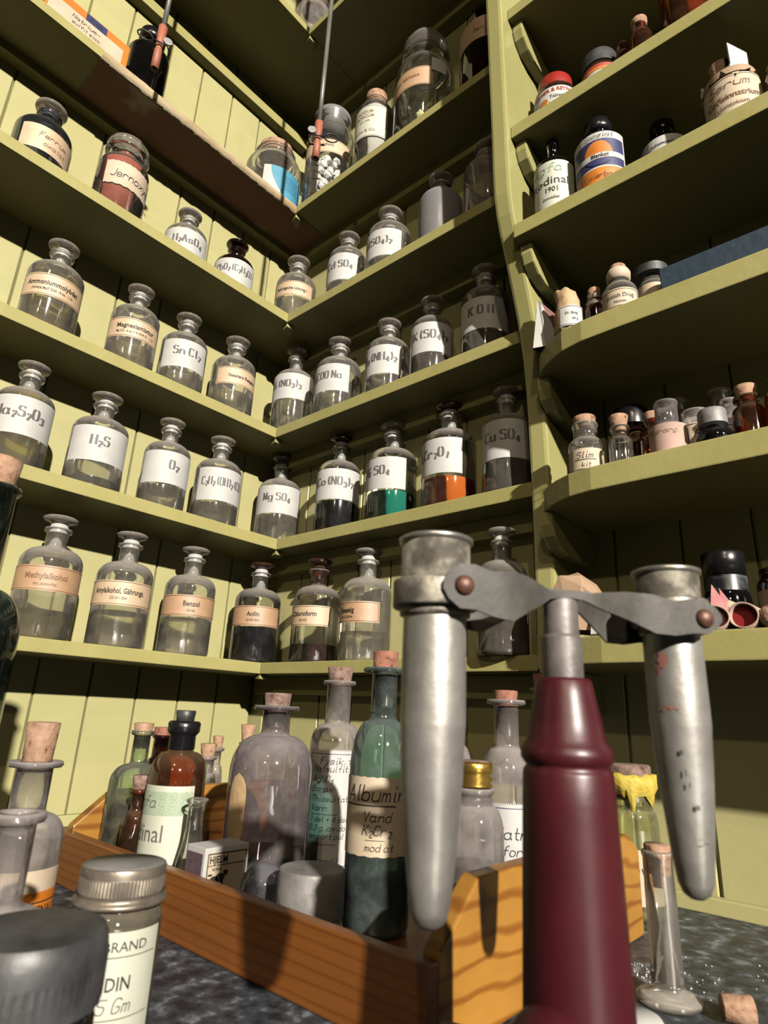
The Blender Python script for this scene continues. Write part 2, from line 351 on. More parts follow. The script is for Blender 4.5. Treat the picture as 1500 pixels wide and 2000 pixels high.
# ---- lettering -----------------------------------------------------
GL = {  # strokes on a grid: x 0-6, y 2 baseline, 6 x-height, 9 cap line, 0 descender
'a': "45 36 16 05 03 12 32 43|46 43 52", 'b': "09 02|05 16 36 45 43 32 12 03", 'c': "45 36 16 05 03 12 32 43", 'd': "49 42|45 36 16 05 03 12 32 43",
'e': "04 44 45 36 16 05 03 12 32 43", 'f': "49 39 28 22|06 46", 'g': "45 36 16 05 03 12 32 43|46 41 30 10 01", 'h': "09 02|04 16 36 45 42",
'i': "16 12 22|18 19", 'j': "26 21 10 00|28 29", 'k': "09 02|46 04 42", 'l': "19 12 22", 'm': "06 02|05 16 25 22|25 36 45 42", 'n': "06 02|04 16 36 45 42",
'o': "16 05 03 12 32 43 45 36 16", 'p': "06 00|05 16 36 45 43 32 12 03", 'q': "46 40|45 36 16 05 03 12 32 43", 'r': "06 02|04 16 36 45", 's': "45 36 16 05 14 34 43 32 12 03",
't': "19 13 22 32|06 36", 'u': "06 03 12 32 43|46 42", 'v': "06 22 46", 'w': "06 12 25 32 46", 'x': "06 42|46 02", 'y': "06 23|46 10 00", 'z': "06 46 02 42",
'A': "02 29 42|04 44", 'B': "02 09 39 48 47 36 06|36 45 43 32 02", 'C': "48 39 19 08 03 12 32 43", 'D': "02 09 29 48 43 22 02", 'E': "49 09 02 42|06 36", 'F': "49 09 02|06 36",
'G': "48 39 19 08 03 12 32 43 45 25", 'H': "09 02|49 42|06 46", 'I': "19 12", 'J': "49 43 32 12 03", 'K': "09 02|49 05|16 42", 'L': "09 02 42", 'M': "02 09 23 49 42", 'N': "02 09 42 49",
'O': "19 08 03 12 32 43 48 39 19", 'P': "02 09 39 48 47 36 06", 'R': "02 09 39 48 47 36 06|26 42", 'S': "48 39 19 08 07 16 36 45 43 32 12 03", 'T': "09 49|29 22", 'U': "09 03 12 32 43 49",
'V': "09 22 49", 'W': "09 12 26 32 49", 'X': "09 42|49 02", 'Y': "09 26 49|26 22", 'Z': "09 49 02 42",
'0': "19 08 03 12 32 43 48 39 19", '1': "08 29 22", '2': "08 19 39 48 47 02 42", '3': "08 19 39 48 47 36 16|36 45 43 32 12 03", '4': "32 39 04 44", '5': "49 09 06 36 45 43 32 12 03",
'6': "48 39 19 08 03 12 32 43 45 36 16 05", '7': "09 49 22", '8': "19 08 07 16 36 45 43 32 12 03 05 16|36 47 48 39 19", '9': "46 16 07 08 19 39 48 43 32 12",
'(': "39 27 24 32", ')': "19 27 24 12", '.': "12 13", ',': "13 11", '+': "05 45|27 23", '-': "05 45", '/': "01 49", '&': "42 18 29 37 04 13 32 45"}
def smooth_line(pts, n=2):
    for _ in range(n):
        if len(pts) < 3: return pts
        q = [pts[0]]
        for a, b in zip(pts, pts[1:]):
            q.append((a[0] * .75 + b[0] * .25, a[1] * .75 + b[1] * .25)); q.append((a[0] * .25 + b[0] * .75, a[1] * .25 + b[1] * .75))
        q.append(pts[-1]); pts = q
    return pts
def strokes(text, h, style='stencil', adv=None):
    """list of (polyline, style) in a plane, left edge at 0, baseline 0; '_' before a character lowers it"""
    u = h / 7.0; x = 0.0; out = []
    sub = False
    for ch in text:
        if ch == '_': sub = True; continue
        if ch == ' ': x += 2.6 * u; continue
        k = 0.62 if sub else 1.0
        dy = -1.6 * u if sub else 0.0
        g = GL.get(ch, '')
        wd = 0
        for pl in g.split('|'):
            if not pl: continue
            pts = [(float(p[0]), float(p[1]) - 2) for p in pl.split()]
            wd = max(wd, max(p[0] for p in pts))
            if len(pts) > 2 and ch not in 'HNMKLEFTVWAZ47kvwz': pts = smooth_line(pts)
            if style == 'hand':
                pts = [(p[0] + p[1] * 0.22 + rnd.uniform(-.08, .08), p[1] + rnd.uniform(-.1, .1)) for p in pts]
            out.append([(x + p[0] * u * k, p[1] * u * k + dy) for p in pts])
        if style == 'stencil' and ch in 'HNMIlirnuKFPBhbdk':   # slab feet
            feet = sorted(set(p[0] for pl in g.split('|') for p in [pl.split()[0], pl.split()[-1]] if p[1] in '2'))
            for fx in feet:
                fx = float(fx)
                out.append([(x + (fx - .9) * u * k, dy), (x + (fx + .9) * u * k, dy)])
        x += (wd + (2.0 if style == 'stencil' else 1.5)) * u * k
        sub = False
    return out, x
def stroke_mesh(lines, pen, nib):
    vs = []; fs = []
    for pts in lines:
        for a, b in zip(pts, pts[1:]):
            dx, dy = b[0] - a[0], b[1] - a[1]; l = math.hypot(dx, dy)
            if l < 1e-9: continue
            nx, ny = -dy / l, dx / l
            hw = pen / 2 + abs(nx) * nib / 2
            ex, ey = dx / l * pen * 0.4, dy / l * pen * 0.4
            o = len(vs)
            vs += [(a[0] - ex + nx * hw, a[1] - ey + ny * hw), (a[0] - ex - nx * hw, a[1] - ey - ny * hw), (b[0] + ex - nx * hw, b[1] + ey - ny * hw), (b[0] + ex + nx * hw, b[1] + ey + ny * hw)]
            fs.append((o, o + 1, o + 2, o + 3))
    return vs, fs
_tc = {}
def print_mesh(text, h, squeeze=0.85, bold=0.0):
    key = (text, round(h, 5), squeeze, bold)
    if key in _tc: return _tc[key]
    cu = bpy.data.curves.new('t', 'FONT'); cu.body = text; cu.size = h / 0.72; cu.resolution_u = 2
    cu.offset = bold * h; cu.space_character = 1.0
    ob = bpy.data.objects.new('t', cu); COL.objects.link(ob)
    dg = bpy.context.evaluated_depsgraph_get()
    me = bpy.data.meshes.new_from_object(ob.evaluated_get(dg))
    vs = [(v.co.x * squeeze, v.co.y) for v in me.vertices]; fs = [tuple(p.vertices) for p in me.polygons]
    bpy.data.objects.remove(ob); bpy.data.curves.remove(cu); bpy.data.meshes.remove(me)
    _tc[key] = (vs, fs, max([v[0] for v in vs], default=0))
    return _tc[key]
def text2d(text, h, style, align='c', pen=None, maxw=None):
    if style in ('stencil', 'hand'):
        ls, w_ = strokes(text, h, style)
        if style == 'stencil': ls = [[(p[0] * .84, p[1]) for p in q] for q in ls]; w_ *= .84
        vs, fs = stroke_mesh(ls, pen or (h * 0.022 if style == 'stencil' else h * 0.085), h * 0.20 if style == 'stencil' else 0.0)
    else:
        vs, fs, w_ = print_mesh(text, h, *({'print': (0.8, 0.012), 'bold': (0.85, 0.03), 'wide': (1.0, 0.0)}[style]))
    k = 1.0
    if maxw and w_ > maxw: k = maxw / w_
    ox = {'c': -w_ * k / 2, 'l': 0.0, 'r': -w_ * k}[align]
    return [(x * k + ox, y) for x, y in vs], fs

class Wrap:
    """maps a flat label (s along, z up) on a round body: s=0 at angle th0"""
    def __init__(s, r, th0, lift=0.0004): s.r = r; s.th = th0; s.lift = lift
    def __call__(s, x, z, k=0.0):
        r = s.r + s.lift + k; a = s.th + x / s.r
        return (r * math.cos(a), r * math.sin(a), z)
class Plane:
    def __init__(s, o, ax, ay, n): s.o = Vector(o); s.ax = Vector(ax); s.ay = Vector(ay); s.n = Vector(n)
    def __call__(s, x, z, k=0.0): return tuple(s.o + s.ax * x + s.ay * z + s.n * (0.0003 + k))
def patch(mb, mp, x0, x1, z0, z1, k=0.0, mi=0, n=20, wob=0.0):
    vs = []; fs = []
    for i in range(n + 1):
        x = x0 + (x1 - x0) * i / n
        a = wob * math.sin(i * 1.7); b = wob * math.cos(i * 2.3)
        vs += [mp(x, z0 + a, k), mp(x, z1 + b, k)]
    for i in range(n): fs.append((2 * i, 2 * i + 2, 2 * i + 3, 2 * i + 1))
    mb.add(vs, fs, mi)
def disc(mb, mp, cx, cz, rx, rz, k=0.0, mi=0, n=24, a0=0, a1=2 * PI):
    R_ = 6
    vs = []
    for j in range(R_ + 1):
        q = max(.001, j / R_)
        vs += [mp(cx + q * rx * math.cos(a0 + (a1 - a0) * i / n), cz + q * rz * math.sin(a0 + (a1 - a0) * i / n), k) for i in range(n + 1)]
    fs = [(j * (n + 1) + i, j * (n + 1) + i + 1, (j + 1) * (n + 1) + i + 1, (j + 1) * (n + 1) + i) for j in range(R_) for i in range(n)]
    mb.add(vs, fs, mi)
def frame_lines(mb, mp, x0, x1, z0, z1, t, k=0.0002, mi=1):
    for (a, b, c, d) in ((x0, x1, z0, z0 + t), (x0, x1, z1 - t, z1), (x0, x0 + t, z0, z1), (x1 - t, x1, z0, z1)):
        patch(mb, mp, a, b, c, d, k, mi, n=24 if b - a > t * 2 else 1)
def letters(parent, mp, items, mat='ink', name='lettering', k=0.0004):
    """items: (text, x, z, height, style[, align[, maxw]])"""
    mb = MB()
    for it in items:
        t, x, z, h, st = it[:5]; al = it[5] if len(it) > 5 else 'c'; mw = it[6] if len(it) > 6 else None
        vs, fs = text2d(t, h, st, al, maxw=mw)
        mb.add([mp(x + a, z + b, k) for a, b in vs], fs)
    if not mb.v: return None
    return mb.build(name, M[mat] if isinstance(mat, str) else mat, parent, fix=False)

def make_label(parent, r, th, p0, p1, z0, z1, paper='paper', border=None, lines=(), ink='ink', wob=0.0):
    """p0,p1 angles to image left/right of the camera-facing direction th"""
    pc = (p0 + p1) / 2; hw = (p1 - p0) / 2 * r
    mp = Wrap(r, th + pc)
    mb = MB(); patch(mb, mp, -hw, hw, z0, z1, 0, 0, 28, wob)
    mats = [M[paper]]
    if border:
        t = 0.0006; g = 0.0012
        frame_lines(mb, mp, -hw + g, hw - g, z0 + g, z1 - g, t); mats.append(M[border])
    lab = mb.build('label', mats, parent, fix=False)
    if lines: letters(lab, mp, lines, ink)
    return lab, mp

# ---- vessels ---------------------------------------------------------
def arc(r0, z0, r1, z1, n=8, kind='out'):
    """quarter ellipse from (r0,z0) rising to (r1,z1)"""
    pts = []
    for i in range(n + 1):
        t = i / n * PI / 2
        if kind == 'out': pts.append((r1 + (r0 - r1) * math.cos(t), z0 + (z1 - z0) * math.sin(t)))
        else: pts.append((r0 + (r1 - r0) * math.sin(t), z1 + (z0 - z1) * math.cos(t)))
    return pts
def body_profile(r, H, rn, zn, zs, zl, rl, lipt=0.004, foot=0.004):
    """r body radius, rn neck radius, zn neck foot, zs shoulder start, zl lip foot, rl lip radius"""
    p = [(0, 0.0006), (r * .80, 0.0), (r * .95, 0.0), (r, foot)]
    p += arc(r, zs, rn + (r - rn) * .10, zn - (zn - zs) * .06, 9)[0:]
    p += [(rn * 1.02, zn), (rn, zn + .003), (rn, zl), (rl * .93, zl + lipt * .15), (rl, zl + lipt * .5), (rl * .95, zl + lipt), (rn * .85, zl + lipt), (rn * .8, zl - .002)]
    return p
def liquid_part(parent, r, zs, lvl, mat, H=None):
    rr = r - 0.0016
    mb = MB(); pr = [(0, .002), (rr * .94, .002), (rr, .006)]
    if lvl > zs:
        pr += [(rr, zs), (rr * .985, zs + (lvl - zs) * .5), (rr * .93, lvl)]
    else: pr += [(rr, lvl)]
    pr += [(0, lvl)]
    return mb.lathe(pr, 40).build('liquid', mat, parent, autosm=0.6)
def reagent_bottle(key, label, lab=None, liq=None, gl='glass', stop='glass_stopper', group=None, tilt=0.0, neck='ground'):
    x, y, z, r, H = B[key]
    t = thing('reagent_bottle', label, 'bottle', (x, y, z), 0, group)
    pr = body_profile(r, H, .35 * r, .74 * H, .60 * H, .865 * H, .46 * r, lipt=.036 * H)
    MB().lathe(pr, 44).build('glass_body', M[gl], t)
    s = MB().lathe([(0, .945 * H), (.30 * r, .945 * H), (.34 * r, .952 * H), (.50 * r, .960 * H), (.57 * r, .974 * H), (.565 * r, .990 * H), (.50 * r, H), (.35 * r, .992 * H), (0, .990 * H)], 36).build('stopper', M[stop], t)
    MB().lathe([(0, .745 * H), (.265 * r, .745 * H), (.31 * r, .90 * H), (.27 * r, .945 * H), (0, .945 * H)], 28).build('ground_plug', M[neck], s)
    if liq: liquid_part(t, r, .60 * H, liq[0], M[liq[1]])
    if lab:
        th = cam_dir(x, y)
        make_label(t, r, th, lab['p'][0], lab['p'][1], lab['z'][0], lab['z'][1], lab.get('paper', 'paper'), lab.get('border'), lab.get('lines', ()), lab.get('ink', 'stencil'))
    return t
def cork_part(parent, r0, r1, z0, z1, mat='cork', name='cork', c=(0, 0, 0)):
    pr = [(0, z0), (r0 * .93, z0), (r0, z0 + .0006), (r1, z1 - .0006), (r1 * .93, z1), (0, z1)]
    return MB().lathe(pr, 24, c=c).build(name, M[mat], parent)
def corked(name, label, x, y, z, r, H, rn, zs, zn, zl, rl, gl='glass_dusty', cork=('cork', .0, .0), liq=None, group=None, cat='bottle'):
    """zs shoulder start, zn neck foot, zl lip foot; cork = (material, z bottom, radius)"""
    t = thing(name, label, cat, (x, y, z), 0, group)
    pr = body_profile(r, H, rn, zn, zs, zl, rl)
    MB().lathe(pr, 40).build('glass_body', M[gl], t)
    if cork: cork_part(t, rn * .80, cork[2] or rn * .95, cork[1] or zl - .008, H, cork[0])
    if liq: liquid_part(t, r, zs, liq[0], M[liq[1]])
    return t

# ------------------------------------------------------------------ the room
def board_wall(name, edges, thick, z0, z1, side):
    """tongue-and-groove boards with chamfered edges, one wall mesh"""
    mb = MB(); ch = 0.0035
    for a, b in zip(edges, edges[1:]):
        if side == 'x':     # wall in plane y=0, boards side by side in x
            poly = [(a, thick), (a, ch), (a + ch, 0), (b - ch * .25, 0), (b, ch * .3), (b, thick)]
            mb.prism(poly, z0, z1)
        else:
            poly = [(-thick, a), (-ch * .3, a), (0, a + ch * .25), (0, b - ch), (-ch, b), (-thick, b)]
            mb.prism(poly, z0, z1)
        mb.sm = [False] * len(mb.sm)
    o = mb.build(name, M['wall'])
    return tag(o, kind='structure')
board_wall('wall_back', [-0.03, 0.0277, 0.0847, 0.1398, 0.197, 0.254, 0.311, 0.3683, 0.425, 0.482, 0.5389, 0.5999, 0.657, 0.714, 0.771, 0.828, 0.885, 0.942, 0.999, 1.056, 1.113], 0.016, 0.0, 1.72, 'x')
board_wall('wall_left', [-1.0, -0.9405, -0.882, -0.8235, -0.765, -0.7065, -0.648, -0.5895, -0.531, -0.4725, -0.414, -0.3555, -0.2954, -0.2349, -0.1755, -0.1171, -0.0595, 0.0], 0.016, 0.0, 1.72, 'y')
mb = MB(); mb.box(0.0, 1.113, -0.009, 0.0, 0.0, 0.0115)
tag(mb.build('baseboard_back', M['wall'], bevel=.001), kind='structure')
mb = MB(); mb.box(0.0, 0.009, -1.0, -0.009, 0.0, 0.0115)
tag(mb.build('baseboard_left', M['wall'], bevel=.001), kind='structure')
mb = MB(); mb.box(-0.016, 1.113, -1.0, 0.0, 1.72, 1.75)
tag(mb.build('ceiling', M['wall']), kind='structure')
mb = MB(); mb.box(-0.016, 1.113, -1.0, 0.016, -0.035, 0.0)
t = mb.build('stone_worktop', M['table'], bevel=.002)
tag(t, 'mottled black stone worktop under the tray and the metal centrifuge', 'table')

# ------------------------------------------------------------------ shelving
S = {  # level: depth on left wall, depth on back wall, top height, board thickness
'S0': (.0925, .062, .1885, .0142), 'S1': (.0945, .0575, .3565, .0155), 'S2': (.085, .072, .5235, .0155),
'S3': (.1048, .0881, .703, .0152), 'S4': (.092, .085, .9185, .0140), 'S5': (.1437, .1355, 1.2255, .0134)}
unit = thing('corner_shelf_unit', 'olive green painted wooden shelves meeting in the corner of the room', 'shelf')
for k, (a, b, zt, th) in S.items():
    mb = MB(); mb.box(0.0005, a, -0.92, -0.0005, zt - th, zt)
    if k == 'S4':
        # underside partly stripped to bare stained wood
        mb.box(0.002, a - .001, -0.41, -0.002, zt - th - .0007, zt - th + .001, 1)
    sb = mb.build('shelf_board', [M['shelf'], M['under_bare']], unit, bevel=.0012)
    if k == 'S4':
        tag(sb, 'shelf board with bare scraped front edge and peeling brown underside')
        # scraped front edge, an uneven strip
        n = 60; vs = []; fs = []
        for i in range(n + 1):
            y = -0.4093 + (0.4093 - 0.086) * i / n
            j = rnd.uniform(-.0012, .0012)
            vs += [(a + .0004, y, zt - th - .0015 + j), (a + .0012 + rnd.uniform(0, .0005), y, zt - .004 + j), (a + .0006, y, zt - .0012 + j * .6), (a - .004, y, zt - th - .0012)]
        for i in range(n):
            q = 4 * i
            fs += [(q, q + 4, q + 5, q + 1), (q + 1, q + 5, q + 6, q + 2), (q + 3, q + 7, q + 4, q)]
        e = MB().add(vs, fs).build('scraped_edge', M['bare_wood'], sb)
    mb = MB(); mb.box(a + .0004, 0.4868, -b, -0.0005, zt - th, zt)
    mb.build('shelf_board', M['shelf'], unit, bevel=.0012)
    # batten along the back wall carrying the shelf, and the pointed batten end under the corner joint
    mb = MB(); mb.box(0.03, 0.486, -0.02, -0.0005, zt - th - .0235, zt - th - .0003)
    mb.build('cleat', M['shelf'], unit, bevel=.001)
    if k == 'S5' or k == 'S4':
        mb = MB(); mb.box(0.0005, 0.018, -0.92, -0.021, zt - th - .064 if k == 'S5' else zt - th - .012, zt - th - .0003 if k == 'S4' else zt - th - .045)
        mb.build('cleat', M['shelf'], unit, bevel=.001)
    s2 = 0.0085
    poly = [(a - .0015, -b + .0015), (a - .0015 - s2 * 1.5, -b + .004), (a - .022, -b + .016), (a - .016, -b + .022), (a - .001, -b + .002 + s2 * 1.3)]
    MB().prism(poly, zt - th - .0062, zt - th - .0003).build('corner_batten', M['shelf'], unit, bevel=.0008)
# the right-hand unit: wavy upright, deeper shelves with rounded ends
runit = thing('right_shelf_unit', 'olive green shelf unit with wavy upright at right', 'shelf')
prof = [(1.71, -.142), (.94, -.138), (.86, -.1345), (.785, -.131), (.73, -.129), (.69, -.128), (.655, -.1255), (.63, -.121), (.61, -.1145), (.59, -.106), (.57, -.0985), (.545, -.0895), (.52, -.081), (.49, -.074), (.46, -.0695), (.42, -.0665), (.36, -.064), (.3, -.0625), (.172, -.061)]
poly = [(0.0 - .0005, 1.71)] + [(y, z) for z, y in prof] + [(-.0005, .172)]
up = MB(); up.prism(poly, 0.487, 0.5065, axis='x')
upr = up.build('upright', M['post'], runit, bevel=.0034)
mb = MB()   # splintered patch low on the upright's edge
vs = []; fs = []
for i in range(15):
    z = .176 + .030 * i / 14; wdt = .0022 + .0018 * math.sin(i / 14 * PI) + rnd.uniform(-.0006, .0006)
    vs += [(.4878, -.0628, z), (.4878 + wdt, -.0632, z)]
for i in range(14): fs.append((2 * i, 2 * i + 1, 2 * i + 3, 2 * i + 2))
mb.add(vs, fs); mb.build('splintered_patch', M['bare_wood'], upr)
R = {'Re': .1954, 'Rd': .332, 'Rc': .4723, 'Rb': .6117, 'Ra': .744, 'Rtop': .927}
for k, zt in R.items():
    th = .0205 if k in ('Re', 'Rd', 'Rc') else .0165
    if k in ('Re', 'Rd', 'Rc'):
        pl = [(.5067, -.0006), (.5067, -.074), (.511, -.0845), (.5166, -.092), (.525, -.0995), (.5342, -.1058), (.548, -.1128), (.5686, -.1172), (.60, -.118), (1.1, -.118), (1.1, -.0006)]
    else:
        pl = [(.5067, -.0006), (.5067, -.121), (1.1, -.121), (1.1, -.0006)]
    MB().prism(pl, zt - th, zt).build('shelf_board', M['shelf'], runit, bevel=.0012)
    zb = zt - th - .0003
    f = -.112 if k not in ('Re', 'Rd', 'Rc') else (-.088 if k != 'Rc' else -.082)
    if k == 'Rb': f = -.108
    pl = [(-.001, zb), (f, zb), (f + .0005, zb - .012), (f + .005, zb - .022), (f + .016, zb - .031), (f + .03, zb - .035), (-.001, zb - .035)]
    MB().prism(pl, .5068, .5068 + .0130, axis='x').build('bracket', M['post'], runit, bevel=.002)

# ------------------------------------------------------------------ objects, positions in metres: x, y, base z, radius, height
B = {
    'methyl': [0.0552, -0.3261, 0.1885, 0.0313, 0.1328],
    'amyl': [0.0552, -0.2429, 0.1885, 0.0313, 0.1346],
    'benzol': [0.0554, -0.156, 0.1885, 0.0311, 0.1362],
    'anilin': [0.0549, -0.0482, 0.1885, 0.0316, 0.1382],
    'chloroform': [0.1532, -0.0275, 0.1885, 0.0305, 0.1355],
    'eisessig': [0.2415, -0.027, 0.1885, 0.031, 0.1378],
    'bigdark': [0.4465, -0.052, 0.1885, 0.0248, 0.1255],
    'na2s': [0.0594, -0.3882, 0.3565, 0.0291, 0.1236],
    'h2s': [0.0574, -0.3041, 0.3565, 0.0311, 0.1235],
    'o2': [0.06, -0.2184, 0.3565, 0.0285, 0.1242],
    'c2h2': [0.0578, -0.1399, 0.3565, 0.0307, 0.129],
    'mgso4': [0.0428, -0.0209, 0.3565, 0.0326, 0.1461],
    'cono3': [0.1738, -0.0233, 0.3565, 0.0302, 0.1437],
    'niso4': [0.2698, -0.0216, 0.3565, 0.0319, 0.1355],
    'cr2o': [0.3592, -0.0213, 0.3565, 0.0322, 0.1372],
    'cuso4': [0.441, -0.0266, 0.3565, 0.0269, 0.129],
    'ammon': [0.0483, -0.3857, 0.5235, 0.0307, 0.1265],
    'magn': [0.0491, -0.2862, 0.5235, 0.0299, 0.1249],
    'sncl': [0.0485, -0.2137, 0.5235, 0.0305, 0.1233],
    'nessl': [0.0473, -0.131, 0.5235, 0.0317, 0.1302],
    'bino3': [0.072, -0.037, 0.5235, 0.031, 0.1509],
    'coona': [0.1697, -0.0354, 0.5235, 0.0326, 0.1305],
    'nh4': [0.2686, -0.039, 0.5235, 0.029, 0.1182],
    'kso4': [0.3442, -0.0407, 0.5235, 0.0273, 0.1184],
    'koh': [0.4221, -0.0388, 0.5235, 0.0292, 0.1274],
    'darkL': [0.042, -0.4347, 0.703, 0.0321, 0.1268],
    'jern': [0.0673, -0.3457, 0.703, 0.0315, 0.1258],
    'h2as': [0.036, -0.2325, 0.703, 0.0299, 0.1188],
    'amber': [0.036, -0.1481, 0.703, 0.0304, 0.1228],
    'losung': [0.0708, -0.0517, 0.703, 0.0324, 0.1373],
    'cdso4': [0.1926, -0.0556, 0.703, 0.0285, 0.1157],
    'kso42': [0.2733, -0.0532, 0.703, 0.0309, 0.1148],
    'frost': [0.3645, -0.0549, 0.703, 0.0292, 0.1155],
    'darkR': [0.4361, -0.0543, 0.703, 0.0298, 0.1203],
    'bluelab': [0.0387, -0.1014, 0.9185, 0.0473, 0.1449],
    'lumps': [0.1109, -0.0404, 0.9185, 0.0406, 0.2211],
    'whiteb': [0.2274, -0.0504, 0.9185, 0.0306, 0.1655],
    'bigjar': [0.3151, -0.0351, 0.9185, 0.0459, 0.2282],
    'darkjar': [0.4318, -0.0419, 0.9185, 0.0391, 0.1512],
    'redlid': [0.5352, -0.065, 0.744, 0.0244, 0.1112],
    'blacklid': [0.5828, -0.05, 0.744, 0.0207, 0.1231],
    'bigbrown': [0.667, -0.07, 0.744, 0.0182, 0.1367],
    'rodinal': [0.541, -0.0937, 0.6117, 0.0203, 0.1103],
    'blankol': [0.5886, -0.0903, 0.6117, 0.0237, 0.1008],
    'third': [0.6384, -0.05, 0.6117, 0.0212, 0.0996],
    'coffein': [0.7053, -0.0892, 0.6117, 0.0228, 0.0644],
    'wrapped': [0.5505, -0.0995, 0.4723, 0.0125, 0.0511],
    'foil': [0.5719, -0.0886, 0.4723, 0.0094, 0.0489],
    'british': [0.5982, -0.0969, 0.4723, 0.0151, 0.0559],
    'blklid2': [0.6174, -0.075, 0.4723, 0.0103, 0.0556],
    'slim': [0.5584, -0.0973, 0.332, 0.0147, 0.0555],
    'smallc': [0.5898, -0.1025, 0.332, 0.0095, 0.0452],
    'purple': [0.6261, -0.0974, 0.332, 0.0146, 0.0492],
    'greycap': [0.6597, -0.1039, 0.332, 0.0101, 0.0255],
    'ambc': [0.6846, -0.0901, 0.332, 0.0079, 0.0443],
    'foilb': [0.6469, -0.07, 0.1954, 0.0161, 0.0701],
    'bigbot': [0.3492, -0.24, 0.006, 0.0319, 0.1383],
    'fysik': [0.3384, -0.16, 0.006, 0.023, 0.1652],
    'album': [0.4673, -0.245, 0.006, 0.0206, 0.1673],
    'sphere': [0.4116, -0.29, 0.006, 0.0137, 0.0336],
    'tin': [0.4557, -0.29, 0.006, 0.0199, 0.0381],
    'clearL': [0.244, -0.2941, 0.006, 0.0203, 0.1101],
    'brownback': [0.1087, -0.1963, 0.0, 0.0141, 0.1079],
    'amberAgfa': [0.3062, -0.2948, 0.006, 0.021, 0.1216],
    'smallamb': [0.2844, -0.312, 0.006, 0.0091, 0.0737],
    'flask': [0.3487, -0.3028, 0.006, 0.0151, 0.0645],
    'cork1': [0.1584, -0.17, 0.0, 0.0117, 0.0943],
    'cork2': [0.116, -0.1293, 0.0, 0.0085, 0.0998],
    'cork3': [0.1647, -0.1253, 0.0, 0.0123, 0.1144],
    'gold': [0.5299, -0.23, 0.006, 0.0176, 0.1006],
    'backsh': [0.451, -0.15, 0.006, 0.022, 0.1338],
    'corkb': [0.5089, -0.155, 0.006, 0.0191, 0.1467],
    'corkb2': [0.4968, -0.07, 0.0, 0.019, 0.171],
    'yellow': [0.5583, -0.055, 0.0, 0.0192, 0.1032],
    'cyl': [0.6245, -0.197, 0.0, 0.0083, 0.0751],
    'handle': [0.6607, -0.3773, 0.0, 0.014, 0.1459],
    'tubeL': [0.6372, -0.4208, 0.0, 0.0102, 0.1922],
    'tubeR': [0.6866, -0.3511, 0.0, 0.0095, 0.1852],
    'jarIdin': [0.4758, -0.4205, 0.0, 0.0182, 0.0688],
    'corkL': [0.3183, -0.4036, 0.0, 0.0233, 0.1176],
    'blacklid_': [0.5539, -0.488, 0.0, 0.0203, 0.0728],
    'rimL': [0.4755, -0.4682, 0.0, 0.0211, 0.0889],
    'green': [0.3488, -0.4714, 0.0, 0.0302, 0.2686],
}
def WL(lines, p, z, **k):
    d = dict(p=p, z=z, lines=lines, paper='paper', ink='stencil'); d.update(k); return d
SH = .0114
def formula(t, right=None, p=None, z=None, h=SH, zc=None, dx=0.0):
    if p is None: p = (right - 2.35, right)
    zz = z; mid = (zz[0] + zz[1]) / 2 + (zc or .004) - h / 2
    return dict(p=p, z=(zz[1], zz[0]), paper='paper', ink='stencil', lines=[(t, dx, mid, h, 'stencil', 'c', .060)])
def printed(a, b, p, z, paper='cream', ink='ink', border='brownline', h=.0062, dx=0.0, h2=.0032):
    mid = (z[0] + z[1]) / 2
    ls = [(a, dx, mid - (h * .1 if b else h * .5), h, 'bold', 'c', .056)]
    if b: ls.append((b, dx, mid - .0075, h2, 'print', 'c', .050))
    return dict(p=p, z=(z[1], z[0]), paper=paper, ink=ink, border=border, lines=ls)
g0, g1, g2, g3 = [('glass-stoppered reagent bottles on the %s shelf of the corner' % s) for s in ('lowest', 'second', 'third', 'fourth')]
RB = reagent_bottle
# lowest shelf
RB('methyl', 'clear bottle with faded tan label reading Methylalkohol, leftmost on the lowest shelf', printed('Methylalkohol', 'rein, acetonfrei', (-1.53, 1.37), (.0735, .0475), 'tan', 'fadeink', 'fadeink'), (.0293, 'liq_yellow'), group=g0)
RB('amyl', 'clear bottle with cream label reading Amylalkohol on the lowest shelf', printed('Amylalkohol, Gährungs.', 'C5 H11 OH', (-1.5, 1.25), (.073, .0452)), (.040, 'liq_clear'), group=g0)
RB('benzol', 'clear bottle with brown-edged tan label reading Benzol', printed('Benzol', 'C6 H6', (-1.3, 1.5), (.0713, .0457), 'tan'), (.044, 'liq_clear'), group=g0)
RB('anilin', 'bottle of inky black liquid labelled Anilin in the shelf corner', printed('Anilin', 'C6 H5 NH2', (-1.45, 1.12), (.0743, .0478), 'tan'), (.047, 'liq_black'), stop='glass_brownstop', gl='glass_front', group=g0)
RB('chloroform', 'bottle labelled Chloroform with a little dark maroon liquid at the bottom', printed('Chloroform', 'CH Cl3', (-1.75, .64), (.0705, .0448)), (.0228, 'liq_maroon'), stop='glass_brownstop', neck='glass_amber', gl='glass_front', group=g0)
RB('eisessig', 'clear bottle with tan label reading Eisessig, partly behind the left metal tube', printed('Eisessig', 'CH3 COOH', (-1.9, .55), (.0685, .0439), 'tan', dx=-.004), (.034, 'liq_clear'), group=g0)
RB('bigdark', 'shaded wide bottle with orange label behind the centrifuge arm', printed('', '', (-1.5, .8), (.062, .043), 'tan'), (.0415, 'liq_grey'), group=g0)
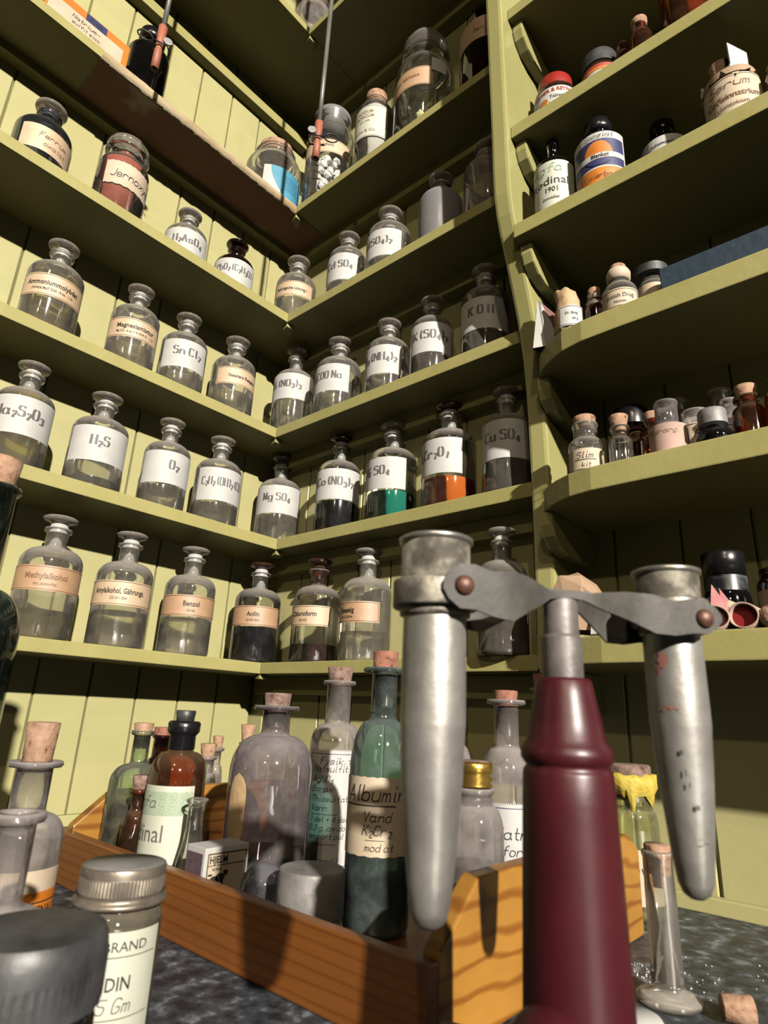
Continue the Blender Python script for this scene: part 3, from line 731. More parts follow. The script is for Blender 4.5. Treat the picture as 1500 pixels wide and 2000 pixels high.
# second shelf
RB('na2s', 'large-labelled clear bottle marked with sodium thiosulphate formula Na2S2O3 at the left edge', formula('Na_2S_2O_3', p=(-1.45, 1.27), z=(.0741, .0313)), (.0815, 'liq_yellow'), group=g1)
RB('h2s', 'clear bottle with white label stencilled H2S', formula('H_2S', p=(-1.139, 1.296), z=(.0724, .0298)), (.0125, 'liq_yellow'), group=g1)
RB('o2', 'clear bottle with white label on which only O2 is still legible', formula('O_2', p=(-1.106, 1.45), z=(.0727, .0304), dx=.006), (.029, 'liq_clear'), group=g1)
RB('c2h2', 'clear bottle with white label stencilled C2H2(OH)2, last before the corner', formula('C_2H_2(OH)_2(CO', p=(-.901, 1.5), z=(.0761, .0303), h=.011), (.0284, 'liq_clear'), group=g1)
RB('mgso4', 'clear bottle stencilled Mg SO4 in the shelf corner', formula('Mg SO_4', p=(-1.331, 1.129), z=(.0906, .0469)), (.0462, 'liq_clear'), group=g1)
RB('cono3', 'bottle of blue-black liquid stencilled Co(NO3)2', formula('Co(NO_3)_2', p=(-1.5, 1.172), z=(.0866, .0429)), (.0422, 'liq_black'), stop='glass_brownstop', gl='glass_front', group=g1)
RB('niso4', 'bottle of emerald green liquid stencilled Ni SO4', formula('Ni SO_4', right=.566, z=(.0795, .0375), dx=-.002), (.0362, 'liq_green'), gl='glass_front', group=g1)
RB('cr2o', 'bottle of orange liquid stencilled Cr2O7', formula('K_2Cr_2O_7', p=(-1.85, .476), z=(.0815, .0378), dx=-.001), (.0347, 'liq_orange'), stop='glass_brownstop', gl='glass_front', group=g1)
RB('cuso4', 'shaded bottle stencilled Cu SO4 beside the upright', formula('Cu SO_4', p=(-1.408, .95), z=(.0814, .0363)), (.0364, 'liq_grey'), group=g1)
# third shelf
RB('ammon', 'clear bottle with cream label reading Ammoniummolybdat', printed('Ammoniummolybdat', '(NH4)6 Mo7 O24 · 4 aq · 1:10', (-1.344, 1.25), (.0654, .0368)), (.0715, 'liq_yellow'), group=g2)
RB('magn', 'clear bottle with cream label reading Magnesiamixtur', printed('Magnesiamixtur', 'Mg Cl2 · 6 aq + 4 NH4 Cl · 1:10', (-1.262, 1.206), (.0631, .036), dx=.003), (.0312, 'liq_clear'), group=g2)
RB('sncl', 'clear bottle with white label stencilled Sn Cl2', formula('Sn Cl_2', p=(-1.016, 1.153), z=(.0709, .0294), dx=.004), (.0272, 'liq_clear'), group=g2)
RB('nessl', 'clear bottle with small cream label reading Nesslers Reagens', printed('Nesslers Reagens', '', (-.795, 1.35), (.0689, .0418), h=.0052, dx=.006), (.0338, 'liq_clear'), group=g2)
RB('bino3', 'clear bottle stencilled Bi(NO3)3 in the shelf corner', formula('Bi(NO_3)_3', p=(-1.55, .823), z=(.0953, .052), dx=-.003), (.0512, 'liq_clear'), group=g2)
RB('coona', 'clear bottle with white label stencilled COO Na', formula('CH_3COO Na', p=(-1.9, .486), z=(.0749, .032)), (.0312, 'liq_clear'), group=g2)
RB('nh4', 'clear bottle with white label stencilled (NH4)2', formula('CO_3(NH_4)_2', p=(-1.8, .662), z=(.0667, .0243)), (.0235, 'liq_clear'), group=g2)
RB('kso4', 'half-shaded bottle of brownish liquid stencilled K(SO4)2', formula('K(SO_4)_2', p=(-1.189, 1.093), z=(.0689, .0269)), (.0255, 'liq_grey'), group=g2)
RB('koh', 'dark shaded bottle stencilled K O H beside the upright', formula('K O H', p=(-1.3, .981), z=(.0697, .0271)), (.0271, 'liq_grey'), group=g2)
# fourth shelf
RB('darkL', 'dark grey bottle with worn handwritten tan label at the left end of the fourth shelf', dict(p=(-.784, 1.5), z=(.0343, .0689), paper='cream', ink='fadeink', lines=[('Ferrum', .0, .053, .007, 'hand'), ('oxalat', .003, .042, .006, 'hand')]), gl='glass_slate', stop='glass_stopper', group=g3)
RB('h2as', 'frosted-necked bottle with white label stencilled H2AsO4', formula('H_2AsO_4', p=(-1.114, 1.335), z=(.0695, .0265)), (.03, 'liq_clear'), gl='glass', group=g3)
RB('amber', 'dark brown bottle with white label stencilled O2(C2H3O', formula('PbO_2(C_2H_3O)', p=(-1.153, 1.282), z=(.0734, .0332), h=.011), gl='glass_brown', stop='glass_brown', neck='glass_brown', group=g3)
RB('losung', 'clear bottle with cream label reading Loesung I in the corner of the fourth shelf', printed('Fehlingsche Lösung I', '', (-1.4, .893), (.074, .0471), h=.0052), (.0462, 'liq_clear'), group=g3)
RB('cdso4', 'clear bottle with white label stencilled Cd SO4', formula('Cd SO_4', p=(-1.6, .759), z=(.0635, .0172)), (.0172, 'liq_clear'), group=g3)
RB('kso42', 'clear bottle with white label stencilled K(SO4)2 on the fourth shelf', formula('K(SO_4)_2', p=(-1.75, .563), z=(.0606, .0161)), (.0161, 'liq_clear'), group=g3)
RB('frost', 'unlabelled bottle full of pale grey powder on the fourth shelf', None, None, gl='glass_frost', group=g3)
RB('darkR', 'unlabelled shaded bottle at the right end of the fourth shelf beside the upright', None, None, gl='glass_dusty', group=g3)

def jar(key, label, gl, rn=.78, zs=.66, zn=.78, zl=.90, rl=.86, parts=None, name='wide_mouth_jar', cat='jar'):
    x, y, z, r, H = B[key]
    t = thing(name, label, cat, (x, y, z))
    MB().lathe(body_profile(r, H, rn * r, zn * H, zs * H, zl * H, rl * r, lipt=H * .04), 44).build('glass_body', M[gl], t)
    return t, cam_dir(x, y)
# red oxide jar
t, th = jar('jern', 'wide-mouthed jar of brick red powder with handwritten Jernoxyd label', 'glass_clean', rn=.62, zs=.62, zn=.74, zl=.84, rl=.88)
x, y, z, r, H = B['jern']
MB().lathe([(0, .002), (r * .96, .002), (r * .965, .61 * H), (r * .9, .67 * H), (r * .62, .74 * H), (.58 * r, .745 * H), (.57 * r, .83 * H), (0, .84 * H)], 40).build('powder_filling', M['redpowder'], t)
MB().lathe([(0, .85 * H), (.5 * r, .86 * H), (.62 * r, .885 * H), (.80 * r, .92 * H), (.84 * r, .955 * H), (.78 * r, .985 * H), (.5 * r, H), (0, H)], 36).build('stopper', M['glass'], t)
make_label(t, r, th, -.70, 1.5, .0358, .0712, 'oldpaper', None, [('Jernoxyd', .001, .047, .0115, 'hand', 'c', .056)], 'ink', wob=.0006)
# clear jar with the blue label, cork stopper
t, th = jar('bluelab', 'squat clear jar with sky blue and white label at the scraped shelf corner', 'glass', rn=.66, zs=.60, zn=.74, zl=.84, rl=.74)
x, y, z, r, H = B['bluelab']
cork_part(t, r * .56, r * .62, .80 * H, .975 * H)
mp = Wrap(r, th + .5); mb = MB()
patch(mb, mp, -.85 * r, .85 * r, .004, .060, 0, 0, 24)
vs = []; fs = []
for i in range(17):
    s = i / 16; zz = .004 + .056 * s; xx = -.60 * r + 1.0 * r * (1 - s) ** 2 * .55
    vs += [mp(xx + (.80 * r - xx) * k / 12, zz, .0003) for k in range(13)]
for i in range(16):
    for k in range(12): fs.append((13 * i + k, 13 * i + k + 1, 13 * i + k + 14, 13 * i + k + 13))
mb.add(vs, fs, 1)
patch(mb, mp, .62 * r, .70 * r, .004, .060, .0004, 2, 4)
for q in range(5): patch(mb, mp, -.1 * r, .5 * r, .046 - q * .006, .0468 - q * .006, .0004, 2, 8)
mb.build('label', [M['paper'], M['bluelight'], M['blue']], t, fix=False)
# jar of white lumps
x, y, z, r, H = B['lumps']
t, th = jar('lumps', 'tall clear jar holding white lumps behind the right rubber tube clamp', 'glass_clean', rn=.74, zs=.72, zn=.80, zl=.90, rl=.80)
make_label(t, r, th, -1.35, .89, .097, .125, 'cream', 'brownline', [('Camphora', 0, .110, .006, 'print')])
MB().lathe([(0, .80 * H), (.60 * r, .81 * H), (.62 * r, .90 * H), (.78 * r, .94 * H), (.80 * r, .97 * H), (.5 * r, H), (0, H)], 36).build('stopper', M['glass_frost'], t)
def lump_mesh(seed, s, flatz=1.0):
    rg = random.Random(seed); bm = bmesh.new(); bmesh.ops.create_icosphere(bm, subdivisions=1, radius=s)
    for v in bm.verts:
        v.co *= rg.uniform(.72, 1.18); v.co.z *= flatz
    me = bpy.data.meshes.new('lump'); bm.to_mesh(me); bm.free(); return me
lm = [lump_mesh(i, .0092) for i in range(5)]
for me in lm: me.materials.append(M['lump'])
first = None
k = 0
for layer in range(8):
    for i in range(11 if layer % 2 else 10):
        a = 2 * PI * i / (11 if layer % 2 else 10) + layer * .45; rr = (r - .0112) * rnd.uniform(.94, 1.0)
        if i == 0: rr *= .45
        o = bpy.data.objects.new('white_lump', lm[k % 5]); COL.objects.link(o)
        o.location = (x + rr * math.cos(a), y + rr * math.sin(a), z + .0095 + layer * .0118 + rnd.uniform(-.001, .001))
        o.rotation_euler = (rnd.uniform(0, 6), rnd.uniform(0, 6), rnd.uniform(0, 6))
        tag(o, 'white angular lump inside the tall clear jar', 'lump', 'white lumps in the tall clear jar'); k += 1
# white bottle with yellow label
x, y, z, r, H = B['whiteb']
t = corked('powder_bottle', 'bottle of white powder with printed yellowish label and cork, between two large jars', x, y, z, r, H, .50 * r, .70 * H, .82 * H, .885 * H, .62 * r, gl='glass_clean', cork=('cork', None, .56 * r))
MB().lathe([(0, .002), (r * .95, .002), (r * .955, .70 * H), (r * .6, .79 * H), (0, .8 * H)], 36).build('powder_filling', M['whitepowder'], t)
th = cam_dir(x, y)
make_label(t, r, th, -1.5, .644, .0481, .112, 'greenpaper', 'ink', [('ACIDUM', -.004, .096, .006, 'print'), ('BORICUM', -.004, .087, .006, 'print'), ('pulv. subt.', -.004, .079, .004, 'print'), ('Gehe & Co.', -.004, .058, .0055, 'wide')], 'fadeink')
# large jar with domed stopper, label, tag, dried chips
x, y, z, r, H = B['bigjar']
t, th = jar('bigjar', 'large clear jar with domed stopper, tan label band and white tag', 'glass_clean', rn=.66, zs=.58, zn=.70, zl=.75, rl=.78)
MB().lathe([(0, .70 * H), (.52 * r, .70 * H), (.60 * r, .785 * H), (.80 * r, .79 * H), (.82 * r, .82 * H), (.78 * r, .90 * H), (.62 * r, .965 * H), (.3 * r, .995 * H), (0, H)], 36).build('stopper', M['glass'], t)
make_label(t, r, th, -1.4, .25, .078, .114, 'tan', 'brownline', [('Rad. Althaeae', -.004, .095, .007, 'print')], 'fadeink')
mp = Wrap(r, th + .42, .0022); mb = MB(); patch(mb, mp, -.011, .011, .105, .130, 0, 0, 6)
mb.build('paper_tag', M['paper'], t, fix=False)
cm = [lump_mesh(40 + i, .0075, .35) for i in range(5)]
for me in cm: me.materials.append(M['chipA'])
for i in range(58):
    a = rnd.uniform(0, 2 * PI); lay = i // 12
    rr = (r - .0095) * (rnd.uniform(.88, 1.0) if i % 4 else rnd.uniform(0, .7))
    o = bpy.data.objects.new('dried_chip', cm[i % 5]); COL.objects.link(o)
    o.location = (x + rr * math.cos(a), y + rr * math.sin(a), z + .007 + lay * .011 + rnd.uniform(0, .005))
    o.rotation_euler = (rnd.uniform(0, 6), rnd.uniform(0, 6), rnd.uniform(0, 6))
    tag(o, 'dried yellow-green root chip at the bottom of the large domed jar', 'chip', 'dried chips in the large domed jar')
# dark jar beside the upright
x, y, z, r, H = B['darkjar']
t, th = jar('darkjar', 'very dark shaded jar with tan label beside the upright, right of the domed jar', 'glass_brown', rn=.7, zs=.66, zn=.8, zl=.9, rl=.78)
make_label(t, r, th, -1.5, .9, .07, .11, 'tan', None, [('Sem.', 0, .085, .008, 'print')], 'fadeink')
MB().lathe([(0, .82 * H), (.6 * r, .83 * H), (.78 * r, .95 * H), (.7 * r, H), (0, H)], 32).build('stopper', M['glass_brown'], t)
# carton and dark bottle, top left
t = thing('chemical_carton', 'orange and white cardboard carton with handwritten panel, top left', 'box', (.045, -.425, .9187))
MB().box(-.022, .025, -.062, .052, 0, .062).build('carton_body', M['orange'], t, bevel=.001)
mp = Plane((.0253, -.062, 0), (0, 1, 0), (0, 0, 1), (1, 0, 0)); mb = MB()
patch(mb, mp, .012, .106, .012, .048, 0, 0, 4); patch(mb, mp, .055, .082, .0485, .0605, 0, 1, 4)
patch(mb, mp, .0, .008, 0, .062, 0, 1, 2)
pl = mb.build('printed_panel', [M['oldpaper'], M['blue']], t, fix=False)
letters(pl, mp, [('Natrium-', .058, .037, .006, 'hand'), ('sulfit sicc.', .060, .028, .005, 'hand'), ('Lot 250 g', .060, .018, .005, 'hand'), ('Photo', .068, .052, .006, 'bold')], 'ink')
x, y, z, r, H = (.040, -.338, .9187, .030, .150)
t = corked('dark_bottle', 'black glass bottle standing right of the orange carton', x, y, z, r, H, .45 * r, .66 * H, .78 * H, .88 * H, .6 * r, gl='glass_black', cork=None)
MB().lathe([(0, .89 * H), (.6 * r, .89 * H), (.62 * r, H), (0, H)], 24).build('cap', M['black'], t)
# jar standing on the top shelf corner
x, y, z, r, H = (.098, -.098, 1.2257, .034, .16)
t = corked('specimen_jar', 'clear glass jar at the corner of the highest visible shelf', x, y, z, r, H, .6 * r, .66 * H, .78 * H, .9 * H, .75 * r, gl='glass_dusty', cork=('cork', None, .6 * r))

# ------------------------------------------------------------------ right unit: bottles and odds and ends
def cap_lathe(parent, r, z0, z1, mat, ribs=0, dome=.0008, name='cap', seg=48):
    mb = MB()
    pr = [(0, z0), (r, z0), (r, z0 + (z1 - z0) * .15), (r * .99, z1 - (z1 - z0) * .15), (r * .93, z1 - dome), (0, z1)]
    mb.lathe(pr, seg)
    if ribs:
        for i in range(ribs):
            a = 2 * PI * i / ribs
            mb.tube([(r * 1.0 * math.cos(a), r * math.sin(a), z0 + (z1 - z0) * .25), (r * .995 * math.cos(a), r * .995 * math.sin(a), z1 - (z1 - z0) * .28)], r * .028, 5)
    return mb.build(name, M[mat], parent, autosm=.7)
x, y, z, r, H = B['redlid']; H = .095
t = corked('powder_jar', 'small jar with red lid and white red-lettered label', x, y, z, r, H, .78 * r, .70 * H, .80 * H, .82 * H, .8 * r, gl='glass_amber', cork=None)
cap_lathe(t, .80 * r, .82 * H, H, 'redcap')
th = cam_dir(x, y)
lab, mp = make_label(t, r, th, -1.5, 1.35, .022, .064, 'paper', None, [], 'red')
letters(lab, mp, [('ARNER & REYNO', .0, .0565, .0052, 'bold', 'c', .054)], 'red'); mb = MB(); disc(mb, mp, -.011, .045, .0045, .0045, .0003)
mb.build('seal', M['orange'], lab, fix=False)
letters(lab, mp, [('Tablettae', .006, .047, .005, 'print'), ('Acidi acet.', .004, .038, .0045, 'print'), ('100 Stk.', .004, .030, .004, 'print')], 'stencil', name='small_print')
x, y, z, r, H = B['blacklid']; H = .108
t = corked('powder_jar', 'small jar with wide black lid, white label and orange stripe, right of the red-lidded jar', x, y, z, r, H, .84 * r, .74 * H, .80 * H, .81 * H, .85 * r, gl='glass_amber', cork=None)
cap_lathe(t, .95 * r, .81 * H, H, 'bakelite', ribs=0)
th = cam_dir(x, y); mp = Wrap(r, th); mb = MB()
patch(mb, mp, -1.5 * r, 1.5 * r, .008, .074, 0, 0, 24); patch(mb, mp, -1.5 * r, 1.5 * r, .074, .079, 0, 1, 24); patch(mb, mp, -1.5 * r, 1.5 * r, .070, .0735, .0003, 2, 24)
lab = mb.build('label', [M['paper'], M['red'], M['orange']], t, fix=False)
letters(lab, mp, [('LEO', 0, .060, .006, 'bold'), ('Medicin', 0, .050, .005, 'print')], 'ink')
x, y, z, r, H = .553, -.035, .7442, .016, .085
corked('small_bottle', 'dark grey bottle in the gap between the red-lidded and black-lidded jars', x, y, z, r, H, .5 * r, .6 * H, .75 * H, .88 * H, .6 * r, gl='glass_black', cork=('cork_grey', None, .55 * r))
x, y, z, r, H = .6415, -.101, .7442, .0105, .060
t = corked('amber_vial', 'amber vial with round pale stopper on the topmost stocked right shelf', x, y, z, r, H, .5 * r, .5 * H, .66 * H, .78 * H, .62 * r, gl='glass_amber', cork=None)
MB().lathe([(0, .70 * H), (.45 * r, .70 * H), (.5 * r, .80 * H), (.72 * r, .86 * H), (.75 * r, .93 * H), (.5 * r, .99 * H), (0, H)], 24).build('stopper', M['cork'], t)
x, y, z, r, H = .6215, -.092, .7442, .0085, .052
corked('amber_vial', 'low amber vial left of the round-stoppered one', x, y, z, r, H, .6 * r, .6 * H, .75 * H, .88 * H, .7 * r, gl='glass_amber', cork=('cork', None, .6 * r))
x, y, z, r, H = .678, -.082, .7442, .0215, .115
t = corked('brown_jar', 'big brown jar cut off by the top edge of the picture', x, y, z, r, H, .7 * r, .66 * H, .78 * H, .9 * H, .8 * r, gl='glass_amber', cork=None)
MB().lathe([(0, .002), (r * .94, .002), (r * .94, .62 * H), (0, .63 * H)], 32).build('powder_filling', M['kraft'], t)
cap_lathe(t, .8 * r, .9 * H, H, 'bakelite')
# Rb shelf
x, y, z, r, H = B['rodinal']
t = corked('developer_bottle', 'black-necked bottle with tall white and pale green label, nearest the upright', x, y, z, r, H, .30 * r, .60 * H, .70 * H, .90 * H, .36 * r, gl='glass_black', cork=None)
MB().lathe([(0, .905 * H), (.30 * r, .905 * H), (.32 * r, .985 * H), (.2 * r, H), (0, H)], 24).build('cap', M['black'], t)
th = cam_dir(x, y); lab, mp = make_label(t, r, th, -1.6, 1.25, .004, .064, 'greenpaper', None, [], 'ink')
letters(lab, mp, [('Agfa', -.003, .050, .010, 'hand')], 'palegreen')
letters(lab, mp, [('Rodinal', -.003, .034, .0100, 'wide', 'c', .052), ('1901', .0, .024, .0065, 'print'), ('Entwickler', .0, .015, .0035, 'print')], 'ink', name='small_print')
x, y, z, r, H = B['blankol']
t = corked('developer_bottle', 'black bottle with orange, blue and white label', x, y, z, r, H, .46 * r, .62 * H, .76 * H, .84 * H, .52 * r, gl='glass_black', cork=None)
MB().lathe([(0, .84 * H), (.55 * r, .84 * H), (.60 * r, .90 * H), (.55 * r, .985 * H), (.4 * r, H), (0, H)], 28).build('cap', M['black'], t)
th = cam_dir(x, y); mp = Wrap(r, th - .05); mb = MB()
patch(mb, mp, -1.45 * r, 1.2 * r, .003, .066, 0, 0, 28)
patch(mb, mp, -1.15 * r, 1.1 * r, .024, .057, .0002, 1, 24)
patch(mb, mp, -1.3 * r, 1.1 * r, .004, .022, .0002, 2, 24)
disc(mb, mp, 0, .040, .013, .015, .0004, 2)
patch(mb, mp, -1.2 * r, 1.1 * r, .033, .0395, .0006, 0, 24)
disc(mb, mp, 0, .0325, .0115, .0075, .0007, 1, a0=PI, a1=2 * PI)
lab = mb.build('label', [M['paper'], M['blue'], M['orange']], t, fix=False)
letters(lab, mp, [('Blankol', .001, .0342, .0045, 'bold', 'c', .03), ('Spezial', .001, .059, .0055, 'hand', 'c', .03), ('Fixierbad', .0, .010, .006, 'hand', 'c', .03)], 'ink', k=.0009)
x, y, z, r, H = B['third']
t = corked('developer_bottle', 'black bottle with white label and two short blue bars, set back on the shelf', x, y, z, r, H, .46 * r, .60 * H, .74 * H, .84 * H, .52 * r, gl='glass_black', cork=None)
MB().lathe([(0, .84 * H), (.55 * r, .84 * H), (.55 * r, .985 * H), (.4 * r, H), (0, H)], 28).build('cap', M['black'], t)
th = cam_dir(x, y); mp = Wrap(r, th); mb = MB()
patch(mb, mp, -1.5 * r, 1.3 * r, .02, .066, 0, 0, 24); patch(mb, mp, -.8 * r, -.25 * r, .046, .050, .0003, 1, 6); patch(mb, mp, .05 * r, .8 * r, .046, .050, .0003, 1, 6)
lab = mb.build('label', [M['paper'], M['blue']], t, fix=False)
letters(lab, mp, [('Kaliumoxalat', 0, .055, .004, 'print')], 'ink')
x, y, z, r, H = B['coffein']; H = .060
t = corked('wide_jar', 'round amber jar with tan label reading Coffeinnatrium under a torn box', x, y, z, r, H, .90 * r, .72 * H, .84 * H, .86 * H, .92 * r, gl='glass_amber', cork=None)
cap_lathe(t, .93 * r, .86 * H, H, 'kraft', name='lid')
th = cam_dir(x, y)
make_label(t, r, th, -1.2, 1.35, .006, .047, 'oldpaper', 'brownline', [('Serum', -.002, .034, .0085, 'hand'), ('Coffeinnatrium', 0, .022, .006, 'bold', 'c', .050), ('benzoicum', 0, .013, .0045, 'print')], 'fadeink')
mb = MB()
for i in range(14):   # ragged paper collar
    a = 2 * PI * i / 14; b = a + .32
    mb.add([(r * .9 * math.cos(a), r * .9 * math.sin(a), H * .86), (r * .9 * math.cos(b), r * .9 * math.sin(b), H * .86), (r * 1.12 * math.cos((a + b) / 2), r * 1.12 * math.sin((a + b) / 2), H * (.80 + .1 * math.sin(i * 2.1)))], [(0, 1, 2)])
mb.build('torn_paper_collar', M['oldpaper'], t, fix=False)
zz = z + H + .0003
t = thing('torn_box', 'small torn white box holding a cork, on top of the amber jar', 'box', (.702, -.088, zz), -.5)
mb = MB(); mb.box(-.015, .016, -.011, .012, 0, .0012); mb.box(-.015, -.0138, -.011, .012, 0, .013); mb.box(.0148, .016, -.011, .012, 0, .031); mb.box(-.015, .016, .0108, .012, 0, .020); mb.box(-.015, .016, -.0122, -.011, 0, .005)
mb.build('box_body', M['paper'], t)
t2 = thing('large_cork', 'brown cork sitting in the torn white box', 'cork', (.7005, -.0895, zz + .0014), 0)
cork_part(t2, .0075, .0095, 0, .024)
x, y, z, r, H = .747, -.090, .6119, .0175, .056
t = corked('brown_jar', 'brown jar at the right edge of the picture beside the amber jar', x, y, z, r, H, .7 * r, .6 * H, .78 * H, .86 * H, .8 * r, gl='glass_amber', cork=('cork', None, .68 * r))
# Rc shelf
x, y, z, r, H = B['wrapped']
t = thing('wrapped_bottle', 'small bottle wrapped in crumpled yellowed paper', 'bottle', (x, y, z))
mb = MB(); vs = []; fs = []; seg = 30
prf = [(0, 0), (1.0, 0), (1.02, .15), (1.0, .5), (.86, .60), (.80, .75), (.78, .92), (.55, 1.0), (.42, .97), (.30, .90)]
for j, (a, b) in enumerate(prf):
    for i in range(seg):
        q = 2 * PI * i / seg; cr = 1 + .05 * math.sin(q * 7 + j) + .035 * math.sin(q * 13 - j * 2)
        ox = -.004 * max(0, b - .8) / .2
        vs.append((a * r * cr * math.cos(q) + ox, a * r * cr * math.sin(q), b * H + (0.0015 * math.sin(q * 5) if b > .8 else 0)))
for j in range(len(prf) - 1):
    for i in range(seg): fs.append((j * seg + i, j * seg + (i + 1) % seg, (j + 1) * seg + (i + 1) % seg, (j + 1) * seg + i))
mb.add(vs, fs).build('paper_wrapping', M['waxpaper'], t)
th = cam_dir(x, y); mp = Wrap(r * 1.07, th + .2); mb = MB(); patch(mb, mp, -.9 * r, 1.0 * r, .004, .0255, 0, 0, 12); frame_lines(mb, mp, -.85 * r, .95 * r, .005, .0245, .0004)
lab = mb.build('label', [M['paper'], M['ink']], t, fix=False)
letters(lab, mp, [('Dr. Bang', 0, .016, .0028, 'print'), ('60 g', .003, .010, .0028, 'print')], 'ink')
t = thing('paper_envelope', 'folded paper envelope with maroon inside leaning on the upright', 'envelope', (.516, -.090, .4725), 0)
mb = MB()
P = [(-.001, -.0135, 0), (.002, -.006, .058), (.020, .018, .036), (.019, .020, .0), (.010, -.010, .0), (.006, -.007, .052), (.017, .012, .012)]
mb.add([P[0], P[4], P[6], P[5], P[1]], [(0, 1, 2, 3, 4)], 0, False)
mb.add([(p[0] + .0006, p[1] + .002, p[2]) for p in (P[1], P[2], P[3], P[0])], [(0, 1, 2, 3)], 1, False)
mb.add([(p[0] - .0022, p[1] + .003, p[2]) for p in (P[1], P[2], P[3], P[0])], [(0, 1, 2, 3)], 2, False)
mb.build('envelope_body', [M['paper'], flat('maroon_paper_lining', (0.22, 0.05, 0.035), .7), M['kraft']], t, fix=False)
x, y, z, r, H = B['foil']
t = corked('amber_vial', 'tiny amber vial with crumpled foil and cork top', x, y, z, r, H, .72 * r, .50 * H, .62 * H, .66 * H, .8 * r, gl='glass_amber', cork=('cork', .64 * H, .60 * r))
mb = MB(); vs = []; fs = []
for j, (a, b) in enumerate([(.95, .58), (.85, .66), (.66, .74), (.7, .84)]):
    for i in range(18):
        q = 2 * PI * i / 18; cr = 1 + .08 * math.sin(q * 5 + j * 2)
        vs.append((a * r * cr * math.cos(q), a * r * cr * math.sin(q), b * H))
for j in range(3):
    for i in range(18): fs.append((j * 18 + i, j * 18 + (i + 1) % 18, (j + 1) * 18 + (i + 1) % 18, (j + 1) * 18 + i))
mb.add(vs, fs).build('foil_collar', M['metal'], t, fix=False)
x, y, z, r, H = B['british']
t = corked('reagent_bottle', 'small round clear bottle with cream label and cloth-wrapped neck below its cork', x, y, z, r, H, .52 * r, .42 * H, .62 * H, .80 * H, .56 * r, gl='glass', cork=('cork', .82 * H, .46 * r))
MB().lathe([(.56 * r, .70 * H), (.68 * r, .73 * H), (.70 * r, .84 * H), (.60 * r, .90 * H), (.42 * r, .91 * H)], 28).build('cloth_wrap', M['oldpaper'], t, fix=False)
th = cam_dir(x, y); make_label(t, r, th, -1.2, 1.2, .003, .0225, 'oldpaper', 'brownline', [('British Drug', 0, .013, .0042, 'print', 'c', .030), ('Houses', 0, .0075, .003, 'print')], 'stencil')
x, y, z, r, H = B['blklid2']
t = corked('black_lidded_jar', 'small labelled jar with wide black lid beside the blue box', x + .002, y, z, r * 1.15, H, r * .9, .6 * H, .72 * H, .80 * H, r * .95, gl='glass', cork=None)
th = cam_dir(x, y); make_label(t, r * 1.15, th, -1.3, 1.3, .004, .034, 'oldpaper', None, [('Pyro', 0, .016, .005, 'hand')], 'fadeink')
cap_lathe(t, r * 1.5, .82 * H, H, 'bakelite')
t = MB().box(.6335, .98, -.100, -.03, .4726, .5058).build('blue_box', M['navybox'], bevel=.001)
tag(t, 'long navy blue cardboard box lying on the right shelf', 'box')
# Rd shelf
def pt_bottle(key, label, cork, gl='glass', name='corked_bottle', **k):
    x, y, z, r, H = B[key]; return corked(name, label, x, y, z, r, H, gl=gl, cork=cork, **k), x, y, z, r, H
x, y, z, r, H = B['slim']
t = corked('corked_bottle', 'small clear corked bottle with handwritten label reading Slim', x, y, z, r, H, .68 * r, .46 * H, .60 * H, .80 * H, .76 * r, gl='glass', cork=('cork', .80 * H, .66 * r))
th = cam_dir(x, y); lab, mp = make_label(t, r, th, -1.3, 1.15, .002, .0205, 'oldpaper', None, [('Slim', 0, .0115, .0055, 'hand'), ('kit', .001, .0035, .004, 'hand')], 'ink')
mb = MB(); patch(mb, mp, -.0085, .009, .0098, .0103, .0004, 0, 10); mb.build('underline', M['ink'], lab, fix=False)
x, y, z, r, H = B['smallc']
corked('corked_bottle', 'tiny clear bottle with tall cork, right of the Slim bottle', x, y, z, r, H, .60 * r, .42 * H, .55 * H, .68 * H, .86 * r, gl='glass_clean', cork=('cork', .62 * H, .82 * r))
corked('amber_vial', 'amber corked vial half hidden behind the violet bottle', .606, -.066, .3322, .0125, .058, .0068, .030, .040, .047, .008, gl='glass_amber', cork=('cork', .045, .0075))
corked('amber_vial', 'low amber vial behind the tiny corked bottle', .5905, -.060, .3322, .0125, .046, .0085, .030, .036, .040, .010, gl='glass_amber', cork=None)
x, y, z, r, H = .581, -.045, .3322, .015, .078
t = corked('black_stoppered_jar', 'shaded jar with broad black stopper at the back of the shelf', x, y, z, r, H, .7 * r, .6 * H, .7 * H, .74 * H, .8 * r, gl='glass_brown', cork=None)
cap_lathe(t, r * 1.02, .76 * H, H, 'black', name='stopper')
x, y, z, r, H = B['purple']
t = corked('violet_bottle', 'violet tinged open bottle with blotched pinkish label', x, y, z, r, H, .58 * r, .44 * H, .56 * H, .90 * H, .64 * r, gl='glass_violet', cork=None)
th = cam_dir(x, y); make_label(t, r, th, -1.3, 1.05, .001, .0245, 'rollpaper', None, [('Hydrarg.', -.002, .0165, .004, 'hand')], 'fadeink')
x, y, z, r, H = .6385, -.062, .3322, .0135, .052
t = corked('labelled_jar', 'grey glass jar with black-lettered label behind the violet bottle', x, y, z, r, H, .75 * r, .70 * H, .82 * H, .90 * H, .8 * r, gl='glass_dusty', cork=None)
th = cam_dir(x, y); make_label(t, r, th, -1.0, 1.2, .006, .036, 'oldpaper', 'ink', [('Arg.', .003, .023, .007, 'print'), ('nat.', .003, .012, .006, 'print')], 'ink')
x, y, z, r, H = B['greycap']
t = thing('flat_bottle', 'low dark bottle with thick grey screw cap near the shelf edge', 'bottle', (x, y, z))
MB().lathe([(0, 0), (r * 1.4, 0), (r * 1.45, .004), (r * 1.2, .0095), (r * .5, .012), (r * .45, .016), (0, .016)], 32).build('glass_body', M['glass_black'], t)
cap_lathe(t, r, .0155, H + .003, 'lidgrey')
